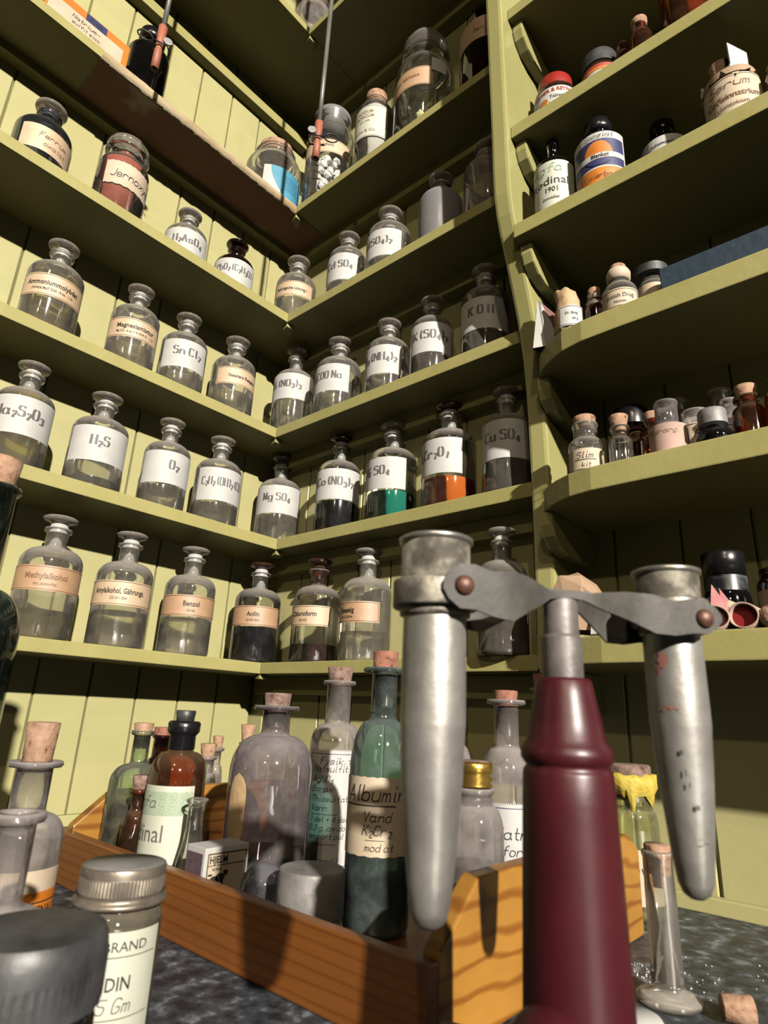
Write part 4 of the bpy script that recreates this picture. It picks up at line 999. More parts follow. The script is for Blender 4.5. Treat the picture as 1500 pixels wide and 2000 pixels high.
for (xx, yy, rr, hh, lb) in ((.664, -.060, .012, .056, 'grey flask neck behind the grey-capped bottle'), (.652, -.028, .018, .085, 'large shaded flask at the back of the shelf above the grey-capped bottle'), (.617, -.026, .017, .088, 'large shaded flask at the back of the shelf above the violet bottle')):
    corked('glass_flask', lb, xx, yy, .3322, rr, hh, .45 * rr, .5 * hh, .66 * hh, .9 * hh, .6 * rr, gl='glass_dusty', cork=None)
x, y, z, r, H = .6815, -.090, .3322, .0112, .0475
t = corked('amber_vial', 'squat amber bottle with pale cork by the right edge of the shelf', x, y, z, r, H, .62 * r, .5 * H, .64 * H, .72 * H, .85 * r, gl='glass_amber', cork=('cork', .70 * H, .70 * r))
x, y, z, r, H = .7055, -.094, .3322, .0125, .052
t = corked('brown_bottle', 'brown bottle cut by the right edge of the picture above the pencilled shelf front', x, y, z, r, H, .6 * r, .5 * H, .7 * H, .86 * H, .7 * r, gl='glass_amber', cork=('cork', None, .6 * r))
# Re shelf
t = thing('paper_bag', 'crumpled brown paper bag lying on the shelf behind the centrifuge arm', 'bag', (.532, -.075, .1957), .3)
mb = MB(); vs = []; fs = []; seg = 14
ring = [(-.018, .018, .042, .0), (-.010, .020, .062, .004), (.004, .019, .064, .006), (.016, .015, .052, .005), (.024, .008, .036, .012), (.026, .001, .028, .02)]
for j, (xx, ry, top, bot) in enumerate(ring):
    for i in range(seg):
        q = 2 * PI * i / seg
        ca, sa = math.cos(q), math.sin(q)
        sq = 1 / max(abs(ca), abs(sa)) ** .55
        cr = 1 + .09 * math.sin(i * 2.7 + j * 1.3)
        vs.append((xx + .003 * math.sin(i + j), ry * ca * sq * cr, (top + bot) / 2 + (top - bot) / 2 * sa * sq * .85 * cr))
for j in range(len(ring) - 1):
    for i in range(seg): fs.append((j * seg + i, j * seg + (i + 1) % seg, (j + 1) * seg + (i + 1) % seg, (j + 1) * seg + i))
mb.add(vs, fs, 0, False); zm = min(v[2] for v in mb.v); mb.v = [(a, b, c - zm) for a, b, c in mb.v]
mb.build('bag_body', M['kraft'], t, fix=False)
def roll(label, x, y, z, r, ln, rot, core, shell='rollpaper', name='paper_roll', cat='roll'):
    t = thing(name, label, cat, (x, y, z + r), rot)
    mb = MB(); seg = 30; vs = []; fs = []
    prf = [(1.0, 0), (1.03, ln * .3), (1.0, ln)]
    rows = [(r * 1.0, ln), (r * 1.0, 0), (r * .86, 0), (r * .84, .006)]
    for j, (a, b) in enumerate(rows):
        for i in range(seg):
            q = 2 * PI * i / seg; cr = 1 + (.03 * math.sin(q * 3 + j) if j != 1 else .03 * math.sin(q * 4))
            vs.append((a * cr * math.cos(q), b, a * cr * math.sin(q) * .96))
    for j in range(3):
        for i in range(seg): fs.append((j * seg + i, j * seg + (i + 1) % seg, (j + 1) * seg + (i + 1) % seg, (j + 1) * seg + i))
    mb.add(vs, fs); mb.build('paper_tube', M[shell], t, fix=False)
    mb = MB(); c = len(mb.v); vs = [(0, .004, 0)] + [(r * .85 * math.cos(2 * PI * i / 24), .0045, r * .85 * math.sin(2 * PI * i / 24) * .96) for i in range(24)]
    mb.add(vs, [(0, i + 1, (i + 1) % 24 + 1) for i in range(24)]); mb.build('filling', M[core], t, fix=False)
    return t
roll('rolled paper tube with pink filled end', .6475, -.114, .1955, .0088, .055, .10, 'pinkcore')
roll('rolled paper tube with deep red filled end', .6640, -.112, .1955, .0093, .055, -.05, 'redcore')
t = thing('lying_cork', 'round tan cork end lying beside the red filled roll', 'cork', (.6800, -.112, .1955 + .0078), 0)
MB().lathe([(0, 0), (.0070, .0002), (.0076, .002), (.0078, .03), (0, .03)], 28).build('cork', M['cork'], t).rotation_euler = (-PI / 2, 0, 0)
t = thing('tissue', 'crumpled pink tissue sticking up behind the rolled tubes', 'tissue', (.640, -.092, .1955), .2)
mb = MB()
for i in range(9):
    a = rnd.uniform(-.9, .9); h = rnd.uniform(.014, .038); xx = -.010 + i * .0026
    mb.add([(xx, rnd.uniform(-.006, .004), 0), (xx + .010, rnd.uniform(-.004, .006), 0), (xx + .008 + a * .004, rnd.uniform(-.004, .004), h * .7), (xx + .002 + a * .004, rnd.uniform(-.003, .003), h)], [(0, 1, 2, 3)], 0, False)
mb.build('tissue_folds', M['tissue_pink'], t, fix=False)
x, y, z, r, H = B['foilb']; H = .063
t = corked('foil_labelled_bottle', 'dark bottle with black cap, crinkled foil neck and hexagon label', x, y, z, r, H, .82 * r, .34 * H, .55 * H, .70 * H, .84 * r, gl='glass_black', cork=None)
MB().lathe([(0, .70 * H), (.90 * r, .70 * H), (.93 * r, .97 * H), (.85 * r, H), (0, H)], 32).build('cap', M['black'], t)
MB().lathe([(1.02 * r, .30 * H), (.97 * r, .42 * H), (.90 * r, .50 * H), (.90 * r, .70 * H)], 36).build('foil_neck', M['darkprint'], t, fix=False)
th = cam_dir(x, y); mp = Wrap(r, th, .0009); mb = MB()
patch(mb, mp, -1.4 * r, 1.5 * r, .0005, .010, 0, 0, 20); patch(mb, mp, .5 * r, 1.5 * r, .010, .0215, .0002, 1, 12); patch(mb, mp, -1.4 * r, -.3 * r, .010, .019, .0002, 2, 12)
hx = [mp(.0012 + .0078 * math.cos(PI / 6 + i * PI / 3), .0165 + .0078 * math.sin(PI / 6 + i * PI / 3), .0016) for i in range(6)]
mb.add([mp(.0012, .0165, .0024)] + hx, [(0, i + 1, (i + 1) % 6 + 1) for i in range(6)], 0)
lab = mb.build('label', [M['oldpaper'], M['lilac'], M['teal']], t, fix=False)
letters(lab, mp, [('SAFE KODAL', .0, .0045, .0028, 'bold')], 'red', k=.0006)
x, y, z, r, H = .682, -.058, .1957, .0175, .052
t = corked('brown_jar', 'shaded brown jar with tan label behind the lying cork', x, y, z, r, H, .8 * r, .66 * H, .8 * H, .86 * H, .86 * r, gl='glass_brown', cork=None)
make_label(t, r, cam_dir(x, y), -1.2, 1.2, .012, .032, 'tan', None, [('Brom', 0, .018, .005, 'hand')], 'fadeink')
t = thing('pill_tube', 'small blue-grey tube lying beside the right centrifuge cup', 'tube', (.578, -.098, .1957 + .0075), .35)
o = MB().lathe([(0, -.016), (.006, -.016), (.0068, -.012), (.0068, .012), (.005, .016), (0, .017)], 24).build('tube_body', flat('blue_grey_enamel', (.30, .36, .44), .4), t); o.rotation_euler = (0, PI / 2, 0)
t = thing('folded_card', 'folded cream card behind the centrifuge arm', 'card', (.562, -.085, .1957), .3)
MB().add([(-.014, 0, 0), (.014, -.004, 0), (.013, .002, .026), (-.012, .004, .028), (-.014, .016, 0), (.014, .014, 0)], [(0, 1, 2, 3), (3, 2, 5, 4)], 0, False).build('card_body', M['paper'], t, fix=False)

# ------------------------------------------------------------------ the wooden tray
t = thing('wooden_tray', 'orange stained wooden tray with sloping end panels on the dark worktop', 'tray')
MB().box(.2135, .5775, -.337, -.329, .0003, .0352).build('front_board', M['tray_front'], t, bevel=.0012)
MB().box(.2235, .5675, -.108, -.100, .0003, .034).build('back_board', M['tray_front'], t, bevel=.0012)
MB().box(.2235, .5675, -.3285, -.1085, .0003, .0055).build('bottom_board', M['tray_front'], t)
for x0, x1 in ((.213, .2230), (.5680, .578)):
    pl = [(-.3288, .0003), (-.3288, .0380), (-.3275, .0392), (-.3005, .0615), (-.2985, .0622), (-.118, .0622), (-.115, .0615), (-.0995, .052), (-.0985, .050), (-.0985, .0003)]
    MB().prism(pl, x0, x1, axis='x').build('end_panel', M['tray_end'], t, bevel=.0012)

def cb(key, label, gl, rn, zs, zn, zl, rl, cork=None, liq=None, name='corked_bottle', cat='bottle', H=None):
    x, y, z, r, H0 = B[key]; H = H or H0
    t = corked(name, label, x, y, z, r, H, rn * r, zs, zn, zl, rl * r, gl=gl, cork=cork, liq=liq, cat=cat)
    return t, x, y, r, H, cam_dir(x, y)
# big greyish bottle
t, x, y, r, H, th = cb('bigbot', 'big smoky violet-grey bottle with purple-stained cork in the middle of the tray', 'glass_violet', .335, .0800, .108, .1245, .58, None, (.0246, 'liq_violet'))
cork_part(t, r * .26, r * .34, .1115, H, 'cork_grey')
mp = Wrap(r, th - .80); mb = MB()
n = 16; vs = []; fs = []
for i in range(n + 1):
    s = i / n; wdt = .0085 * min(1, 2.4 * math.sqrt(max(0, s * (1 - s)))); zz = .029 + .051 * s
    vs += [mp(-wdt + 2 * wdt * k / 8, zz) for k in range(9)]
for i in range(n):
    for k in range(8): fs.append((9 * i + k, 9 * i + k + 1, 9 * i + k + 10, 9 * i + k + 9))
mb.add(vs, fs); mb.build('label', M['waxpaper'], t, fix=False)
# photographic fixer bottle with handwritten label
t, x, y, r, H, th = cb('fysik', 'tall dusty bottle with blue-bordered handwritten label headed Fysik', 'glass_dusty', .48, .096, .1165, .149, .66, ('cork_grey', .140, .0118), (.0151, 'liq_grey'))
mp = Wrap(r, th - .02); mb = MB()
hw = 1.10 * r
patch(mb, mp, -hw, hw, .004, .094, 0, 0, 28)
for i in range(34):      # serrated stamp-like edge
    xx = -hw + 2 * hw * (i + .5) / 34
    mb.add([mp(xx - hw / 40, .094), mp(xx + hw / 40, .094), mp(xx, .0956)], [(0, 1, 2)], 0)
for i in range(56):
    zz = .004 + .09 * (i + .5) / 56
    mb.add([mp(-hw, zz - .0006), mp(-hw, zz + .0006), mp(-hw - .0012, zz)], [(0, 1, 2)], 0)
frame_lines(mb, mp, -hw + .0022, hw - .0022, .0062, .0918, .0005)
lab = mb.build('label', [M['paper'], M['blue']], t, fix=False)
q = -hw + .0075
letters(lab, mp, [('Fysik. f', q + .006, .0835, .0055, 'hand', 'l'), ('Natsulfit', q, .0775, .0048, 'hand', 'l'), ('AgNO_3', q, .0695, .0050, 'hand', 'l'), ('Borax', q, .0620, .0046, 'hand', 'l'), ('Thiosulfat', q, .0545, .0044, 'hand', 'l'), ('Vann', q, .0475, .0044, 'hand', 'l'),
  ('1 del + 4 del', q, .0390, .0042, 'hand', 'l'), ('0.3 g. amidol', q - .001, .0325, .0042, 'hand', 'l'), ('en port pul', q, .0265, .0040, 'hand', 'l'), ('Parodil', q + .003, .0085, .0045, 'hand', 'l')], 'ink')
for zz in (.0445, .0222):
    mb = MB(); patch(mb, mp, q, q + .023, zz, zz + .0003, .0004, 0, 10); mb.build('ruled_line', M['ink'], lab, fix=False)
# albumin bottle
t, x, y, r, H, th = cb('album', 'tall blue-green bottle with handwritten cream label, partly behind the left centrifuge tube', 'glass_teal', .42, .092, .1235, .152, .74, ('cork_red', .130, .0088), (.036, 'liq_dark'))
mp = Wrap(r, th - .1); mb = MB(); hw = 1.5 * r
patch(mb, mp, -hw, hw, .0436, .0880, 0, 0, 30, .0003); lab = mb.build('label', M['oldpaper'], t, fix=False)
letters(lab, mp, [('Albumin', -.0200, .0745, .0088, 'hand', 'l', .040), ('Vand', -.008, .0630, .0055, 'hand', 'l'), ('K_2Cr_2', -.008, .0555, .0055, 'hand', 'l'), ('mod at', -.006, .0468, .0042, 'hand', 'l')], 'ink')
mb = MB(); patch(mb, mp, -.0235, .012, .0715, .0722, .0004, 0, 16); patch(mb, mp, -.006, .006, .0525, .0528, .0004, 0, 8); mb.build('underline', M['ink'], lab, fix=False)
mb = MB()
for i in range(40):
    a = th + rnd.uniform(-1.2, 1.2); rr = r - .0030; zz = .004 + rnd.uniform(0, .018) * math.exp(-abs(a - th))
    c = Vector((rr * math.cos(a), rr * math.sin(a), zz)); s = rnd.uniform(.0010, .0024)
    d = [Vector((rnd.uniform(-1, 1), rnd.uniform(-1, 1), rnd.uniform(-1, 1))) * s for _ in range(4)]
    mb.add([c + q for q in d], [(0, 1, 2), (0, 2, 3), (0, 1, 3), (1, 2, 3)], 0, False)
tag(mb.build('crystal_crust', flat('light_green_crystals', (.42, .62, .20), .6), t), kind='stuff')
# round glass stopper, lidded tin
x, y, z, r, H = B['sphere']
t = thing('glass_stopper', 'round dusty glass ball stopper lying in the tray by the tin', 'stopper', (x, y, .0057))
MB().lathe([(0, 0), (.0085, 0), (.0085, .002), (.005, .006)] + [(r * math.sin(a), H - r - r * math.cos(a)) for a in [PI * k / 16 for k in range(3, 17)]], 36).build('glass_ball', glass('dusty_ball_glass', tint=(.62, .62, .66), dust=.22, top=.35, patch=.25, edge=.4, dustcol=(.42, .42, .46)), t)
x, y, z, r, H = B['tin']
t = thing('screw_tin', 'grey round screw-lidded tin behind the front board of the tray', 'tin', (x, y, .0057))
MB().lathe([(0, 0), (r * .9, 0), (r * .95, .002), (r * .95, H * .45), (0, H * .45)], 40).build('glass_base', M['glass_dusty'], t)
MB().lathe([(0, H * .38), (r, H * .38), (r, H * .93), (r * .975, H * .985), (r * .94, H), (0, H)], 48).build('lid', M['lidgrey'], t, autosm=.6)
# left group
t, x, y, r, H, th = cb('clearL', 'corked greenish clear bottle at the left end of the tray', 'glass_green', .33, .0640, .0790, .1000, .46, ('cork', .090, .0080), (.05, 'liq_yellow'))
make_label(t, r, th, .15, 1.3, .034, .060, 'paper', None, [('fa', .0, .046, .006, 'hand')])
t, x, y, r, H, th = cb('brownback', 'red-brown corked bottle standing on the worktop behind the tray', 'glass_brown', .62, .062, .078, .096, .76, ('cork_red', .088, .0098))
t, x, y, r, H, th = cb('amberAgfa', 'amber bottle with black sealed neck and green-scrolled label ending in nal', 'glass_amber', .42, .0745, .0930, .1100, .52, None, (.06, 'liq_grey'), name='developer_bottle')
MB().lathe([(.45 * r, .0935), (.47 * r, .094), (.46 * r, .1035), (.50 * r, .1045), (.58 * r, .1065), (.58 * r, .1125), (.52 * r, .1140), (.1 * r, .1140)], 32).build('neck_seal', M['black'], t)
MB().lathe([(0, .112), (.31 * r, .112), (.36 * r, .1215), (.33 * r, .1220), (0, .1220)], 24).build('stopper', M['bakelite'], t)
mp = Wrap(r, th - .55); hw = 1.22 * r; mb = MB()
patch(mb, mp, -hw, hw, .002, .0695, 0, 0, 28); patch(mb, mp, -hw, hw, .050, .0655, .0002, 1, 28)
lab = mb.build('label', [M['greenpaper'], flat('mint_print', (.50, .60, .44), .6)], t, fix=False)
mb = MB()
for j in range(9):      # scrolled ornament
    cx_ = .003 + j % 3 * .0075; cz = .0535 + j // 3 * .0045
    for i in range(14):
        a = i * .55; b = (i + 1) * .55; ra = .0002 + .00022 * i; rb = .0002 + .00022 * (i + 1)
        pts = [(cx_ + ra * math.cos(a), cz + ra * math.sin(a)), (cx_ + rb * math.cos(b), cz + rb * math.sin(b))]
        vs, fs = stroke_mesh([pts], .0003, 0); mb.add([mp(p, q_, .0004) for p, q_ in vs], fs)
mb.build('ornament', M['palegreen'], lab, fix=False)
letters(lab, mp, [('Agfa', -.012, .0550, .0075, 'hand', 'c'), ('Rodinal', -.0135, .0330, .0115, 'wide', 'c', .040), ('mit 20 Teile Wasser', .004, .0165, .0040, 'print'), ('Haarts d. el', .006, .0095, .0040, 'print')], 'stencil')
cb('smallamb', 'tiny amber bottle with greyed cork at the left end of the tray', 'glass_amber', .52, .040, .050, .0605, .74, ('cork_grey', .054, .0062), (.03, 'liq_dark'))
x, y, z, r, H = B['flask']; r = .0133
t = thing('conical_flask', 'small open conical glass flask between the amber bottle and the matchbox', 'flask', (x, y, .0057))
MB().lathe([(0, .0006), (r * .9, 0), (r, .003), (r * .62, .030), (r * .46, .040), (r * .42, .046), (r * .42, H - .004), (r * .56, H - .002), (r * .58, H - .001), (r * .50, H), (r * .36, H - .001)], 36).build('glass_body', M['glass_clean'], t)
t = thing('matchbox', 'upright matchbox with purple striking side and printed label headed HJE', 'box', (.3665, -.318, .0057))
MB().box(0, .0205, 0, .034, 0, .0405).build('box_body', M['paper'], t, bevel=.0005)
mp = Plane((0, 0, 0), (1, 0, 0), (0, 0, 1), (0, -1, 0)); mb = MB(); patch(mb, mp, .0012, .0185, .0, .037, 0, 0, 4); mb.build('striking_surface', M['purple'], t, fix=False)
mp = Plane((.0205, 0, 0), (0, 1, 0), (0, 0, 1), (1, 0, 0)); mb = MB(); patch(mb, mp, .002, .032, .002, .0375, 0, 0, 4)
lab = mb.build('label', M['oldpaper'], t, fix=False)
mb = MB(); frame_lines(mb, mp, .0022, .0318, .0022, .0372, .0006, .0003, 0); patch(mb, mp, .0022, .0318, .0300, .0304, .0003, 0, 2)
for cz, s in ((.022, 1), (.010, .9)):   # black printed beast figures
    for (a, b, ra, rb) in ((.008, 0, .0032, .0022), (.0125, .001, .0035, .0026), (.0165, .0035, .0018, .0016), (.006, -.003, .0008, .0026), (.0145, -.003, .0008, .0026), (.005, .003, .0018, .0006)):
        disc(mb, mp, a, cz + b * s, ra * s, rb * s, .0003, 0, 14)
mb.build('picture', M['ink'], lab, fix=False)
letters(lab, mp, [('HJELM', .0035, .0315, .0042, 'bold', 'l', .026), ('NORGE', .006, .0272, .0018, 'print', 'l')], 'ink')
cb('cork1', 'small corked bottle on the worktop behind the amber bottle', 'glass_dusty', .62, .050, .066, .078, .86, ('cork', .074, .0085))
cb('cork2', 'small corked bottle farthest back, right of the amber bottle', 'glass_dusty', .58, .050, .070, .083, .95, ('cork', .078, .0062), (.045, 'liq_orange'))
cb('cork3', 'small corked bottle on the worktop behind the smoky violet bottle', 'glass_dusty', .52, .060, .078, .092, .72, ('cork', .088, .0085), (.04, 'liq_grey'))
t, x, y, r, H, th = cb('gold', 'glass bottle with brass foil screw cap between the two centrifuge tubes', 'glass_dusty', .62, .0600, .0770, .0820, .72, None, (.045, 'liq_grey'), name='capped_bottle')
MB().lathe([(0, .0865), (.60 * r, .0865), (.63 * r, .0875), (.54 * r, .0893), (.65 * r, .0911), (.54 * r, .0930), (.65 * r, .0950), (.64 * r, .1000), (.60 * r, .1006), (0, .1004)], 40).build('cap', M['gold'], t)
MB().lathe([(0, .1006), (.6 * r, .1008), (.55 * r, .1013), (0, .1014)], 30).build('dusty_cap_top', M['cork_grey'], t)
cb('backsh', 'round-shouldered dusty bottle mostly hidden behind the left centrifuge tube', 'glass_dusty', .42, .090, .108, .122, .5, ('cork_grey', .116, .0090))
t, x, y, r, H, th = cb('corkb', 'corked bottle with flared lip and serrated white label left of the maroon handle', 'glass_dusty', .46, .080, .1080, .1360, .76, ('cork_red', .1235, .0088), (.05, 'liq_grey'))
mp = Wrap(r, th); mb = MB(); hw = 1.2 * r; patch(mb, mp, -hw, hw, .020, .071, 0, 0, 24)
for i in range(30):
    xx = -hw + 2 * hw * (i + .5) / 30; mb.add([mp(xx - hw / 34, .071), mp(xx + hw / 34, .071), mp(xx, .0724)], [(0, 1, 2)], 0)
patch(mb, mp, -hw, hw, .0685, .0690, .0002, 1, 20)
lab = mb.build('label', [M['paper'], M['blue']], t, fix=False)
letters(lab, mp, [('Natr.', .004, .050, .007, 'hand'), ('fort.', .006, .040, .006, 'hand')], 'ink')
cb('corkb2', 'tall corked bottle at the back, just left of the top of the maroon handle', 'glass_dusty', .46, .090, .120, .155, .70, ('cork_red', .145, .0095))
# yellow jar with wax under its cork lid
x, y, z, r, H = B['yellow']
t = thing('waxed_jar', 'yellowish jar with cork lid and crusty yellow wax round the neck', 'jar', (x, y, 0))
MB().lathe(body_profile(r, .09, .82 * r, .072, .058, .086, .9 * r), 40).build('glass_body', M['glass_yellow'], t)
MB().lathe([(0, .078), (.74 * r, .078), (.80 * r, .090), (.86 * r, .0955), (.86 * r, H - .001), (.80 * r, H), (0, H)], 32).build('cork', M['cork_grey'], t)
vs = []; fs = []; seg = 48
for j, (a, zz) in enumerate([(.84, .0965), (1.02, .0955), (1.10, .092), (1.06, .087), (.90, .082)]):
    for i in range(seg):
        q = 2 * PI * i / seg; n_ = noise.noise(Vector((math.cos(q) * 2.5, math.sin(q) * 2.5, j * .6))); drip = noise.noise(Vector((math.cos(q) * 3, math.sin(q) * 3, 9)))
        vs.append((a * r * (1 + .10 * n_) * math.cos(q), a * r * (1 + .10 * n_) * math.sin(q), zz + .002 * n_ - (max(0, drip) * .022 if j >= 3 else 0)))
for j in range(4):
    for i in range(seg): fs.append((j * seg + i, j * seg + (i + 1) % seg, (j + 1) * seg + (i + 1) % seg, (j + 1) * seg + i))
MB().add(vs, fs).build('wax_seal', M['wax'], t, fix=False)
make_label(t, r, cam_dir(x, y), -1.2, 1.2, .01, .046, 'oldpaper', None, [('Svovl', 0, .03, .007, 'hand')], 'ink')
# graduated tube standing on a foot
x, y, z, r, H = B['cyl']
t = thing('specimen_tube', 'corked glass tube standing upright on a round glass foot, right of the maroon handle', 'glass tube', (x, y, 0))
MB().lathe([(0, .0005), (.0145, .0003), (.0158, .0018), (.0155, .0032), (.0125, .0045), (.0085, .0060), (.0074, .0085), (.0078, .012), (.0076, .065), (.0082, .067), (.0082, .0685), (.0066, .069), (.0062, .066), (.0062, .010), (0, .009)], 40).build('glass_tube', M['glass'], t)
cork_part(t, .0060, .0068, .052, .0720)
MB().lathe([(0, .0108), (.0050, .0108), (.0052, .0130), (.0044, .0165), (.002, .0175), (0, .0175)], 20).build('residue', M['black'], t)
cx = thing('loose_cork', 'short tan cork lying on the worktop at the right', 'cork', (.6555, -.196, .0062), .5)
o = cork_part(cx, .0055, .0062, -.007, .007); o.rotation_euler = (0, PI / 2, 0)
mb = MB(); mb.lathe([(0, 0), (.0105, 0), (.0115, .002), (.0115, .0125), (.0105, .014), (0, .014)], 32)
t = mb.build('ceramic_lid', M['whitepowder']); t.location = (.632, -.262, .0002); tag(t, 'small white ceramic lid peeping out right of the maroon handle', 'lid')
t = thing('small_carton', 'small grey-white carton with black letters at the foot of the tray', 'box', (.600, -.338, .0002), .35)
MB().box(-.015, .013, -.010, .010, 0, .0175).build('box_body', M['paper'], t, bevel=.0006)
mp = Plane((0, 0, .0175), (1, 0, 0), (0, 1, 0), (0, 0, 1)); letters(t, mp, [('SLE', 0, -.003, .006, 'bold')], 'ink')
# spilt powder
mb = MB()
for i in range(210):
    if i % 4: a, b = .604 + rnd.gauss(0, .014), -.168 + rnd.gauss(0, .010)
    else: a, b = rnd.uniform(.585, .66), rnd.uniform(-.21, -.10)
    if math.hypot(a - .624, b + .197) < .0175 or a < .5795: continue
    s = rnd.uniform(.0002, .0008)
    mb.add([(a - s, b, .0002), (a, b - s, .0002), (a + s, b, .0002), (a, b + s, .0002), (a, b, .0002 + s)], [(0, 1, 4), (1, 2, 4), (2, 3, 4), (3, 0, 4)], 0, False)
t = tag(mb.build('spilt_powder', M['whitepowder'], fix=False), 'grains of white powder spilt on the dark worktop beside the glass tube', 'powder', kind='stuff')

# ------------------------------------------------------------------ hand centrifuge
CX, CY = .661, -.377
A = Vector((.62, .785, 0)).normalized()      # along the arm, left tube to right tube
Pv = Vector((A.y, -A.x, 0))                  # towards the viewer's right
t = thing('hand_centrifuge', 'hand centrifuge with maroon wooden column and two hanging metal tubes', 'centrifuge', (CX, CY, 0))
MB().lathe([(0, .0003), (.026, .0003), (.027, .003), (.0245, .0068), (.0190, .0100), (.0168, .018), (.0160, .034), (.0155, .060), (.0149, .085), (.0143, .108), (.0140, .1165), (.0136, .1178), (.0127, .1188), (.0134, .1196), (.0145, .1212), (.0145, .1232), (.0136, .1250), (.0123, .1268), (.0112, .1335), (.0098, .1405), (.0089, .1448), (.0082, .1458), (0, .1460)], 56).build('wooden_column', M['maroon'], t)
mb = MB(); cd = Vector((CP.x - CX, CP.y - CY, 0)).normalized(); lf = Vector((cd.y, -cd.x, 0)) * -1
g = (cd * .9 + Vector((-cd.y, cd.x, 0)) * -.5).normalized()
bm = bmesh.new(); bmesh.ops.create_uvsphere(bm, u_segments=32, v_segments=18, radius=1)
for v in bm.verts: v.co = Vector((v.co.x * .019, v.co.y * .015, v.co.z * .017))
me = bpy.data.meshes.new('gear_housing'); bm.to_mesh(me); bm.free(); me.materials.append(M['maroon'])
for p in me.polygons: p.use_smooth = True
o = link('gear_housing', me, t); o.location = (g.x * .011, g.y * .011, .042); o.rotation_euler = (0, 0, math.atan2(g.y, g.x))
mb = MB(); mb.lathe([(0, .1455), (.0066, .1455), (.0066, .1590), (.0061, .1596), (.0059, .1600), (.0057, .1715), (.0050, .1725), (.0046, .1740), (0, .1742)], 36); mb.sm = [True] * len(mb.sm)
mb.build('metal_sleeve', surf('grey_spotted_tin', [(0.3, (.16, .14, .135)), (.6, (.30, .27, .265)), (.8, (.42, .40, .38))], scale=90, rough=.5, metal=.4, bump=.1, bscale=300, detail=8.0), t, autosm=.35)
def strap(side):
    """bent sheet-metal arm with two leaf-shaped blades"""
    us = [-.0555, -.0535, -.049, -.043, -.036, -.028, -.020, -.013, -.007, 0, .007, .013, .020, .028, .036, .043, .049, .0535, .0555]
    mb = MB(); vs = []; fs = []
    for u in us:
        a = abs(u)
        h = .0003 + (.0062 * min(1, math.sqrt(max(0, (.0556 - a) / .0065)))) if a > .043 else (.0066 if a > .032 else .0066 * max(.0, min(1, (a - .006) / .022)) ** .8 + .0008)
        off = side * (.0150 if a > .026 else (.0046 + (.0104) * max(0, min(1, (a - .007) / .019)) ** 1.2))
        zc = .1718 if a > .03 else .1718 + .0016 * (1 - a / .03)
        zc -= .0008 * (a > .02)
        if u > 0: zc -= .0038 * min(1, max(0, (a - .008) / .030)); h *= .86
        else: h *= 1.08
        ue = u * (.83 if u < 0 else .90)
        for e in (-.0006, .0006):
            for s in (-1, 1):
                p = A * ue + Pv * (off + e); vs.append((p.x, p.y, zc + s * h - (h * .25 if a < .043 else 0)))
    n = len(us)
    for i in range(n - 1):
        b = 4 * i
        fs += [(b, b + 4, b + 5, b + 1), (b + 2, b + 3, b + 7, b + 6), (b + 1, b + 5, b + 7, b + 3), (b, b + 2, b + 6, b + 4)]
    fs += [(0, 1, 3, 2), (4 * n - 4, 4 * n - 2, 4 * n - 1, 4 * n - 3)]
    return mb.add(vs, fs, 0, False).build('arm_plate', M['metal_dark'], t, autosm=.6)
for s in (1, -1): strap(s)
mb = MB(); p0 = A * -.0075; p1 = A * .0075
hub = [(A * u + Pv * v) for u, v in ((-.009, -.0045), (.009, -.0045), (.009, .0045), (-.009, .0045))]
mb.prism([(p.x, p.y) for p in hub], .1733, .1749); mb.build('hub_plate', M['metal_dark'], t, bevel=.0003)
